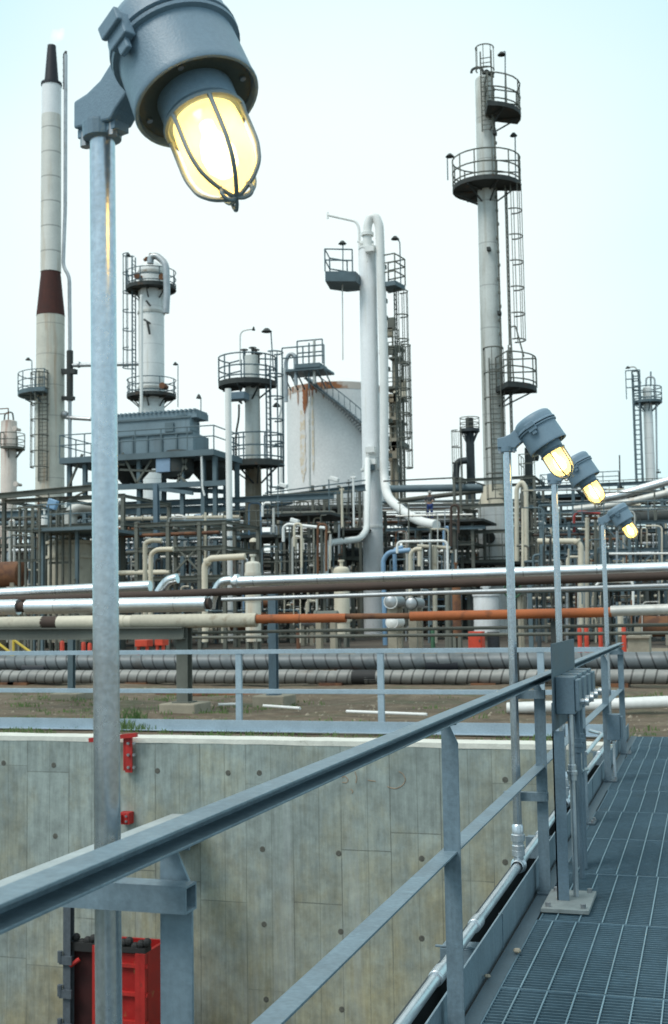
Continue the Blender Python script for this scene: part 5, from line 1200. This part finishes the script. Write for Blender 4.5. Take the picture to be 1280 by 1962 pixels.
frame('grey-green pipe frame behind the cream elbows',47,4,[262,322,382,430],[1000,1048,1104],m_steel2,7,braces=[((322,1110),(382,1045)),((382,1110),(425,1050)),((335,1045),(395,1108))],joists=True)
drum('brown horizontal drum low at the far left edge',15,1100,46,24,60,m_rust,'X')
# --- centre left
Y=60
frame('railed deck around the stained column at mid height',58,4,[440,470,500,530,556],[1026,1104],m_steel2,5,decks=[(434,532,1026),(455,615,1106)],rails=[(436,530,1024,44),(458,612,1104,46)],joists=True)
frame('railed walkway right of the stained column',61,4,[528,560,592,616],[985,1060],m_steel2,4,rails=[(512,690,985,38)],decks=[(512,640,985)])
pipe('white pipe with a hooked end on the railed deck',56,6,[(543,1038),(543,1010),(552,1004),(625,1012)],m_whitec,bend=.3,n=8)
pipe('small white hooked pipe beside the stained column',57,5,[(503,990),(503,968),(510,963),(518,964)],m_whitec,bend=.25,n=8)
t=thing('dome_light',P(486,1040,56),'small tan domed light under the railed deck','light')
b=MB(); c=P(486,1038,56); b.lathe([(.22,-.02),(.20,.08),(.13,.16),(.001,.2)],c,None,12); b.build('shade',m_cream,t,smooth=True); b=MB(); b.tube([c+Vector((0,0,.18)),c+Vector((0,0,.4))],.03,6); b.build('stem',m_sdark,t)
for px,py,lb in [(565,998,'white box light fixture on the railed deck left of the slender white column'),(641,918,'white lamp head in front of the storage tank foot'),(543,930,'small white lamp head at the left foot of the storage tank')]:
    t=thing('light_fixture',P(px,py,57),lb,'light fixture'); c=P(px,py,57); b=MB(); b.box(c,(.45,.3,.22),Matrix.Rotation(.3,3,'Y')); b.build('housing',m_whitec,t,bevel=.04); b=MB(); b.tube([c+Vector((-.3,0,0)),c+Vector((-.3,0,-1.6))],.03,6); b.build('stem',m_steel,t)
vvessel('brown and ochre stained vertical vessel under the railed deck',485,1075,1238,46,30,m_flarel,bands=(1100,1150))
b=MB()
beam('long grey pipe rack beam in front of the storage tank',66,12,(508,957),(700,934),m_steel)
pipe('thin grey handrail pipe above the rack beam in front of the tank',65.5,2.5,[(508,945),(700,920)],m_steel,n=6)
pipe('pale blue-grey beam pipe left of the storage tank foot',64,9,[(440,980),(560,962)],m_paint)
frame('railed platform with small valves just left of the slender white column',72,3,[600,622,650,690],[1016],m_steel2,5,decks=[(600,700,1014)],rails=[(610,700,1012,48)],topy=930)
for i,(px,py,s,mm,lb) in enumerate([(655,938,4,m_cream,'small cream valve'),(668,925,4,m_sdark,'small dark valve with a tall stem'),(677,915,5,m_whitec,'small white valve')]):
    valve(lb+' on top of the pipework before the storage tank',px,py,59,s,mm); pipe('thin '+['cream','dark','white'][i]+' riser feeding a small valve before the storage tank',59,[5,2.5,4][i],[(px,py),(px+1,1010)],mm,n=8)
vvessel('white vertical vessel with flanged top behind the orange pipe',655,1085,1215,50,30,m_cream,bands=(1096,1190))
drum('dark horizontal exchanger behind the slender white column',735,1065,79,17,150,m_sdark,'X')
# --- centre right
pipe('pale blue pipe with an elbow at the foot of the slender white column',52,9,[(738,1236),(734,1072),(745,1058),(786,1054)],m_blue,bend=.45)
pipe('second pale blue pipe rising beside the blue elbow',52.5,8,[(757,1110),(756,1052),(772,1048)],m_blue,bend=.2)
pipe('pair of pale blue hooked pipes under the worker deck',60,4,[(850,1050),(850,1015),(857,1008),(862,1016),(862,1050)],m_blue,bend=.3,n=8)
pipe('thin white pipe forming a gate shape right of the slender white column',51,5,[(761,1060),(761,1038),(857,1036),(859,1232)],m_whitec,bend=.25,n=8)
pipe('cream vertical pipe bending left under the white gate pipe',51.5,8,[(787,1232),(786,1062),(794,1052),(808,1052)],m_cream,bend=.3)
pipe('pale vertical pipe stub under the white gate pipe',53,8,[(804,1052),(804,1085)],m_cream)
pipe('beige vertical pipe under the white gate pipe',54,9,[(834,1232),(833,1046)],m_beige)
pipe('beige horizontal pipe joining under the white gate pipe',54.2,7,[(800,1046),(862,1050)],m_beige)
drum('horizontal exchanger with a round white end facing the camera, left of two',757,1153,48,12,70,m_dull,'Y',end=m_whitec,group='exchangers facing the camera')
drum('horizontal exchanger with a round grey end facing the camera, right of two',796,1156,48,11,70,m_dull,'Y',end=m_sdark,group='exchangers facing the camera')
for px,rr,mm,lb in ((757,11,m_whitec,'round white end cover of the left exchanger'),(796,9,m_dull,'')):
    pass
drum('white round-ended drum low right of the slender white column',758,1192,46,11,60,m_whitec,'Y')
valve('valve with a large dark green handwheel between the near lamp poles',980,1130,26,8,m_green)
t=thing('handwheel_stand',P(982,1130,20),'round dark green ring wheel behind the second lamp pole','handwheel')
b=MB(); c=P(982,1130,20); rr=16*mpp(982,1130,20); b.tube([c+Vector((rr*math.cos(2*math.pi*i/24),0,rr*math.sin(2*math.pi*i/24))) for i in range(24)],.016,6,closed=True); 
for i in range(3): a=math.pi*i/3; b.bar(c-Vector((rr*math.cos(a),0,rr*math.sin(a))),c+Vector((rr*math.cos(a),0,rr*math.sin(a))),.012,.012)
b.build('wheel',m_green,t); b=MB(); b.tube([c,c+Vector((0,.3,0)),Vector((c.x,c.y+.3,0))],.03,8,bend=.1); b.build('stem',m_sdark,t)
# worker deck
Yw=70
frame('elevated steel pipe rack that the worker stands on',Yw,4,[775,800,870,905],[998,1040],m_steel2,6,decks=[(770,930,998)],joists=True)
pipe('thick grey pipe on the upper rack behind the worker',73,14,[(735,937),(925,934)],m_steel,n=14)
pipe('thin dark handrail pipe above the thick grey pipe',72,3,[(735,922),(880,915),(930,930)],m_sdark,n=6)
pipe('second grey pipe sloping down behind the worker',74,9,[(745,962),(800,955),(925,940)],m_steel2,n=10)
beam('light steel beam below the worker deck',69,6,(740,1015),(930,1010),m_steel)
def worker():
    foot=P(826,997,Yw-.0); s=1.76/1.76; t=thing('person',(foot.x,foot.y-.3,Z(826,998,Yw)+.0),'worker in dark shirt and blue trousers standing at the rail of the elevated rack','person')
    z0=t.location.z; 
    def skin(name,edges_pts,radii,edges,mm,par):
        me=bpy.data.meshes.new(name); me.from_pydata([tuple(p) for p in edges_pts],edges,[]); o=bpy.data.objects.new(name,me); COL.objects.link(o); o.parent=par
        md=o.modifiers.new('skin','SKIN'); lay=me.skin_vertices[0].data if me.skin_vertices else None
        if lay is None:
            bm=bmesh.new(); bm.from_mesh(me); bm.verts.layers.skin.verify(); bm.to_mesh(me); bm.free(); lay=me.skin_vertices[0].data
        for i,r in enumerate(radii): lay[i].radius=(r,r); lay[i].use_root=(i==0)
        su=o.modifiers.new('sub','SUBSURF'); su.levels=1; su.render_levels=2; me.materials.append(mm)
        for p in me.polygons: p.use_smooth=True
        return o
    V=[(0,0,.95),(0,.01,1.15),(.01,.0,1.36),(.02,-.02,1.46),(.03,-.05,1.54),(.03,-.08,1.64),   #0-5 pelvis..head top
       (-.10,0,.90),(-.13,-.02,.50),(-.15,.04,.09),(-.16,-.12,.04),                      #6-9 left leg
       (.10,0,.90),(.13,-.04,.50),(.14,.02,.09),(.15,-.14,.04),                        #10-13
       (-.18,0,1.40),(-.27,-.06,1.15),(-.20,-.28,1.10),(-.19,-.37,1.10),                  #14-17
       (.20,0,1.40),(.30,-.08,1.16),(.26,-.30,1.14),(.25,-.39,1.14)]
    Rr=[.14,.135,.14,.055,.085,.09,.095,.065,.045,.04,.095,.065,.045,.04,.065,.05,.035,.04,.065,.05,.035,.04]
    E=[(0,1),(1,2),(2,3),(3,4),(4,5),(0,6),(6,7),(7,8),(8,9),(0,10),(10,11),(11,12),(12,13),(2,14),(14,15),(15,16),(16,17),(2,18),(18,19),(19,20),(20,21)]
    for base,sx in ((17,-1),(21,1)):
        bx,by,bz=V[base]
        for f in range(5):
            V.append((bx+(-.03+.018*f),by-.05-(.0 if f else -.02),bz-.02)); Rr.append(.010); E.append((base,len(V)-1))
            V.append((bx+(-.03+.018*f),by-.07-(.0 if f else -.02),bz-.06)); Rr.append(.009); E.append((len(V)-2,len(V)-1))
    m_skin=mat('skin',(.38,.22,.15),.6,0,.05,10)
    body=skin('body',V,Rr,E,m_skin,t)
    T=[(0,0,.98),(-.10,0,.90),(-.13,-.02,.50),(-.15,.03,.12),(.10,0,.90),(.13,-.04,.50),(.14,.01,.12)]
    skin('trousers',T,[.155,.115,.085,.07,.115,.085,.07],[(0,1),(1,2),(2,3),(0,4),(4,5),(5,6)],mat('blue_work_trousers',(.03,.06,.20),.85,0,.15,6),t)
    S=[(0,0,1.02),(0,.01,1.18),(.01,0,1.38),(-.18,0,1.40),(-.27,-.06,1.15),(-.23,-.2,1.12),(.20,0,1.40),(.30,-.08,1.16),(.27,-.22,1.15)]
    skin('shirt',S,[.155,.15,.155,.085,.065,.052,.085,.065,.052],[(0,1),(1,2),(2,3),(3,4),(4,5),(2,6),(6,7),(7,8)],mat('dark_work_shirt',(.04,.045,.05),.85,0,.15,6),t)
    b=MB(); o=Vector((foot.x,foot.y-.3,z0)); b.lathe([(.001,.15),(.06,.14),(.105,.09),(.118,.02),(.15,.005),(.15,-.005),(.1,0)],o+Vector((.03,-.06,1.64)),None,14); b.build('hard_hat',mat('hard_hat_grey',(.30,.30,.28),.5,0,.1,5),t,smooth=True)
    b=MB()
    for x_ in (-.16,.15): b.box(o+Vector((x_,-.06,.045)),(.10,.28,.09))
    b.build('boots',m_dark,t,bevel=.02)
    b=MB(); b.box(o+Vector((.03,-.155,1.585)),(.025,.04,.03)); b.tube([o+Vector((0,-.148,1.555)),o+Vector((.06,-.148,1.555))],.006,5)
    for x_ in (0,.06): b.ball(o+Vector((x_,-.14,1.61)),.012,6)
    b.build('face_features',m_skin,body)
worker()
t=thing('work_rail',(X(826,985,Yw),Yw-.75,Z(826,998,Yw)),'short handrail in front of the worker on the elevated rack','railing')
b=MB(); rail_line(b,[(X(772,990,Yw),Yw-.72,Z(826,998,Yw)),(X(925,990,Yw),Yw-.72,Z(826,998,Yw))],1.08,1.6,.03); b.build('rail',m_steel2,t)
# --- right
frame('dark braced steel tower hugging the tall grey column',72,4,[872,884,1002,1026],[915,965,1015,1072],m_steel2,5,rails=[(870,1028,1072,50),(1000,1030,915,40)],joists=True)
pipe('cream looped pipe right of the tall grey column',70,9,[(990,1075),(990,935),(1000,922),(1008,935),(1009,1075)],m_cream,bend=.7,n=10)
pipe('dark vertical duct right of the tall grey column',78,16,[(1014,1060),(1013,858)],m_sdark,n=12)
drum('dark cross drum on top of the duct by the tall grey column',1022,875,79,9,16,m_sdark,'X',legs=False)
frame('wide blue-grey pipe rack at the right, lower deck',58,6,[1036,1090,1150,1205,1262,1330],[1000,1052,1100],m_steel,6,braces=[((1090,1100),(1150,1052)),((1205,1100),(1262,1052)),((1150,1000),(1205,1052))],rails=[(1036,1330,1000,36)],joists=True)
frame('upper pipe rack at the right behind the lamp heads',74,6,[1010,1100,1188,1270,1340],[925,958],m_steel,6,rails=[(1040,1190,925,20)],joists=True)
pipe('thick silver pipe sloping up to the right edge of the photo',66,17,[(1150,956),(1190,948),(1340,904)],m_silver,n=14,bend=1)
pipe('second silver pipe under the thick one at the right edge',65,14,[(1100,976),(1190,966),(1340,930)],m_dulll,n=14,bend=1,flg=(.8,))
pipe('large dark pipe across the right pipework',63,22,[(1150,998),(1340,985)],m_sdark,n=14)
pipe('dull red pipe with an elbow behind the third lamp',60,5,[(1100,1020),(1100,988),(1108,980),(1150,984)],mat('dull_red_pipe',(.28,.03,.025),.7,0,.2,3),bend=.25,n=8)
pipe('cream elbow pipe between the second and third lamp poles',52,11,[(1030,1037),(1105,1037),(1113,1046),(1113,1236)],m_cream,bend=.4,flg=(.35,))
pipe('tall brown vertical pipe between the third and fourth lamp poles',53,8,[(1125,992),(1125,1236)],m_beige)
pipe('second brown vertical pipe beside it, slightly thinner',54,6,[(1141,996),(1141,1236)],m_steel2)
pipe('thin white horizontal pipe at the right behind the fourth lamp',50,4,[(1167,1061),(1340,1060)],m_whitec,n=8)
pipe('white pipe turning down like a goal post at the right',47,5,[(1142,1122),(1150,1114),(1210,1114),(1213,1122),(1213,1170)],m_whitec,bend=.25,n=8)
frame('steel portal with dark openings low at the right edge',50,5,[1160,1235,1290],[1118,1160],m_sdark,6,joists=True)
drum('brown horizontal drum low at the right edge of the yard',1260,1200,50,20,60,m_rust,'X')
pipe('thin mast standing on the right upper rack',72,2.5,[(1188,940),(1187,872)],m_sdark,n=6)
vvessel('white vessel at the foot of the tall grey column',932,1133,1234,60,48,m_white,bands=(1140,))
valve('tall valve on the silver pipe at the right edge',1262,905,64,4,m_sdark)
# long rack pipes
rnd=random.Random(21)
SM=MB(); SM.mi=[]; SMATS=[]
_pipe=pipe; COUNT=[0]
def rpipe(label,Y,d,pts,mm,group=None,n=8,bend=None,stuff=False):
    if not stuff: return _pipe(label,Y,d,pts,mm,group=group,n=n,bend=bend,flg=(.22,.71) if d>=3 else (.4,))
    if mm not in SMATS: SMATS.append(mm)
    q=[P(p[0],p[1],Y) for p in pts]; r=d/2*mpp(pts[0][0],pts[0][1],Y); f0=len(SM.f)
    SM.tube(q,r,n,bend=(bend or r*2.6) if len(q)>2 else None); SM.mi+= [SMATS.index(mm)]*(len(SM.f)-f0)

cols=[(m_steel,'blue-grey'),(m_steel2,'grey-green'),(m_dull,'dull metal'),(m_sdark,'dark'),(m_rust,'rusty'),(m_beige,'beige'),(m_cream,'cream'),(m_brownp,'brown'),(m_dulll,'pale grey')]
cols.append((m_blue,'pale blue')); wts=[7,5,5,4,1.5,4,3,2,4,1]
def where(px):
    return ('left of the near lamp pole' if px<190 else 'below the air cooler' if px<430 else 'around the stained column' if px<600 else 'beside the white column' if px<860 else 'around the tall grey column' if px<1030 else 'behind the far lamps')
n=0
for (xa,xb,ya,yb,Ya,Yb,cnt) in [(-40,440,985,1110,54,74,26),(430,720,960,1110,58,80,20),(720,1000,985,1110,60,82,18),(990,1340,935,1110,60,86,30),(-40,640,1112,1220,54,72,20),(600,1340,1112,1225,54,80,24),(-40,1340,1130,1230,60,90,16),(-40,1340,960,1110,60,84,44)]:
    for i in range(cnt):
        L=rnd.uniform(.25,.9)*(xb-xa); x0=rnd.uniform(xa,xb-L*.6); x1=min(xb+20,x0+L); py=rnd.uniform(ya,yb); Y=rnd.uniform(Ya,Yb); mm,cn=rnd.choices(cols,wts if cnt!=44 else [6,7,2,8,1,1,1,4,1,0])[0]
        if x0<745 and x1>688 or x0<978 and x1>912: Y=rnd.uniform(79,90)
        d=rnd.choice([2.5,3,4,5,6,8]); sl=rnd.uniform(-.004,.004)*(x1-x0)-.016*(x1-x0)
        pts=[(x0,py),(x1,py+sl)]
        if rnd.random()<.5: pts.append((x1+.5,min(1228,py+rnd.uniform(20,90))))
        if rnd.random()<.3: pts.insert(0,(x0,min(1228,py+rnd.uniform(15,70))))
        rpipe('%s %s horizontal pipe in the pipework %s'%('thin' if d<5 else 'thick',cn,where((x0+x1)/2)),Y,d,pts,mm,group='long pipes in the pipework %s'%where((x0+x1)/2),n=8 if d>3 else 6,stuff=(i%5 in (1,3) or cnt==44))
# risers and looped small pipes
for (xa,xb,ya,yb,Ya,Yb,cnt) in [(-10,185,960,1110,52,70,20),(228,436,985,1115,52,66,24),(436,690,975,1110,58,70,34),(745,910,1010,1115,56,72,34),(1030,1300,950,1110,56,76,34),(-10,1300,1110,1225,50,72,70),(-10,1300,960,1112,50,80,260),(-10,1300,1112,1228,40,70,120)]:
    for i in range(cnt):
        px=rnd.uniform(xa,xb); y0=rnd.uniform(ya,yb-10); y1=min(1232,y0+rnd.uniform(25,150)); Y=rnd.uniform(Ya,Yb); mm,cn=rnd.choices(cols,wts)[0]; d=rnd.choice([2,2.5,3,4,5]); t_=rnd.random()
        if 655<px<775 or 880<px<1000: Y=rnd.uniform(79,92)
        if t_<.45: pts=[(px,y0),(px,y1)]; sh='straight upright'
        elif t_<.8: s=rnd.choice((-1,1))*rnd.uniform(10,40); pts=[(px,y1),(px,y0),(px+s,y0)]; sh='elbowed'
        else: s=rnd.choice((-1,1))*rnd.uniform(8,24); pts=[(px,y1),(px,y0),(px+s,y0),(px+s,(y0+y1)/2+rnd.uniform(0,30))]; sh='hooked'
        rpipe('%s %s pipe in the pipework %s'%(cn,sh,where(px)),Y,d,pts,mm,group='small risers in the pipework %s'%where(px),n=6 if d<4 else 8,bend=.22,stuff=(i%2==1 or cnt in (260,120)))
o=SM.build('small_pipework',SMATS,org=(0,60,0)); o['kind']='stuff'; o['label']='mass of small pipes packed deep in the plant behind the nearer pipework'
for i_,p_ in enumerate(o.data.polygons): p_.material_index=SM.mi[i_] if i_<len(SM.mi) else 0
for i in range(46):
    px=rnd.uniform(0,1290); py=rnd.uniform(1005,1225); Y=rnd.uniform(46,64)
    if 680<px<750 or 900<px<985: px+=90
    mm,cn=rnd.choices(cols,wts)[0]
    valve('small %s valve with a handwheel %s'%(cn,where(px)),px,py,Y,rnd.uniform(2.5,4.5),mm,group='small valves in the pipework %s'%where(px))
for i in range(16):
    px=rnd.uniform(0,1290); py=rnd.uniform(1130,1215); Y=rnd.uniform(40,56); mm,cn=rnd.choices(cols,[3,3,4,4,4,2,1,3,2,1])[0]
    if 630<px<850 or 890<px<985: continue
    if rnd.random()<.55: drum('small %s horizontal drum near the ground, %s'%(cn,where(px)),px,py,Y,rnd.uniform(6,13),rnd.uniform(25,60),mm,rnd.choice('XY'),group='small drums in the pipework %s'%where(px))
    else: vvessel('small %s upright pot near the ground, %s'%(cn,where(px)),px,py-rnd.uniform(15,50),1225,Y,rnd.uniform(10,20),mm,z0=.5,group='small pots in the pipework %s'%where(px))
# secondary frames
for i,(ps,Y,lv,rl,lb) in enumerate([([-20,30,70,120,170],66,[990,1040,1090],[(-20,170,990,30)],'dark pipe rack frame deep behind the tank deck at left'),([235,275,320,370,420],70,[1000,1040,1085],[(240,420,1000,26)],'dark pipe rack frame deep below the air cooler'),
    ([440,490,545,600,660,700],74,[975,1020,1070],[(560,700,975,26)],'dark pipe rack frame deep behind the stained column'),([745,790,840,890,950,1000],81,[1015,1055,1095],[(745,1000,1015,24)],'dark pipe rack frame deep behind the white gate pipe'),
    ([1000,1060,1120,1180,1240,1310],84,[945,990,1030,1080],[(1010,1310,945,22),(1010,1310,990,22)],'dark pipe rack frame deep at the right'),([-20,60,140,230,300],52,[1135,1185],[],'low dark pipe support frame behind the silver pipes at left'),([350,420,500,560,620],58,[1128,1180],[],'low dark pipe support frame behind the silver pipes left of centre'),([750,780,850,900],62,[1128,1178],[],'low dark pipe support frame behind the orange pipe'),([995,1040,1080,1150,1230,1310],55,[1120,1172],[],'low dark pipe support frame behind the orange pipe at the right')]):
    frame(lb,Y,5,ps,lv,m_sdark if i%2 else m_steel2,5,rails=rl,decks=[(ps[0],ps[-1],lv[0])] if i<5 else [(ps[0],ps[-1],lv[0])],joists=True)
# dark backing blocks, added to shut out sky and darken gaps between pipes
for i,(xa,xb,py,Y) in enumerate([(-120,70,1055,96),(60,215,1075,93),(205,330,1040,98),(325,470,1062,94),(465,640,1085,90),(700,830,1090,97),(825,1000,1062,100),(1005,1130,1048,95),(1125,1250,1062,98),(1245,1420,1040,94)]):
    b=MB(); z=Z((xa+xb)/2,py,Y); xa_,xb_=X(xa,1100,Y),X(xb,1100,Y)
    t=thing('backing',((xa_+xb_)/2,Y+3,0),'long low dark shed added to darken gaps in the pipework, '+['at the far left','left of the near lamp pole','below the air cooler','behind the stained column','before the storage tank','right of the slender white column','behind the tall grey column','behind the second lamp pole','behind the third lamp pole','at the far right'][i],'backing')
    b.bb(xa_,xb_,Y,Y+7,0,z); b.build('wall',m_backing,t)
    b=MB(); b.bb(xa_-.2,xb_+.2,Y-.3,Y+7.3,z+.002,z+.25); b.build('backing_top',m_sdark,t)
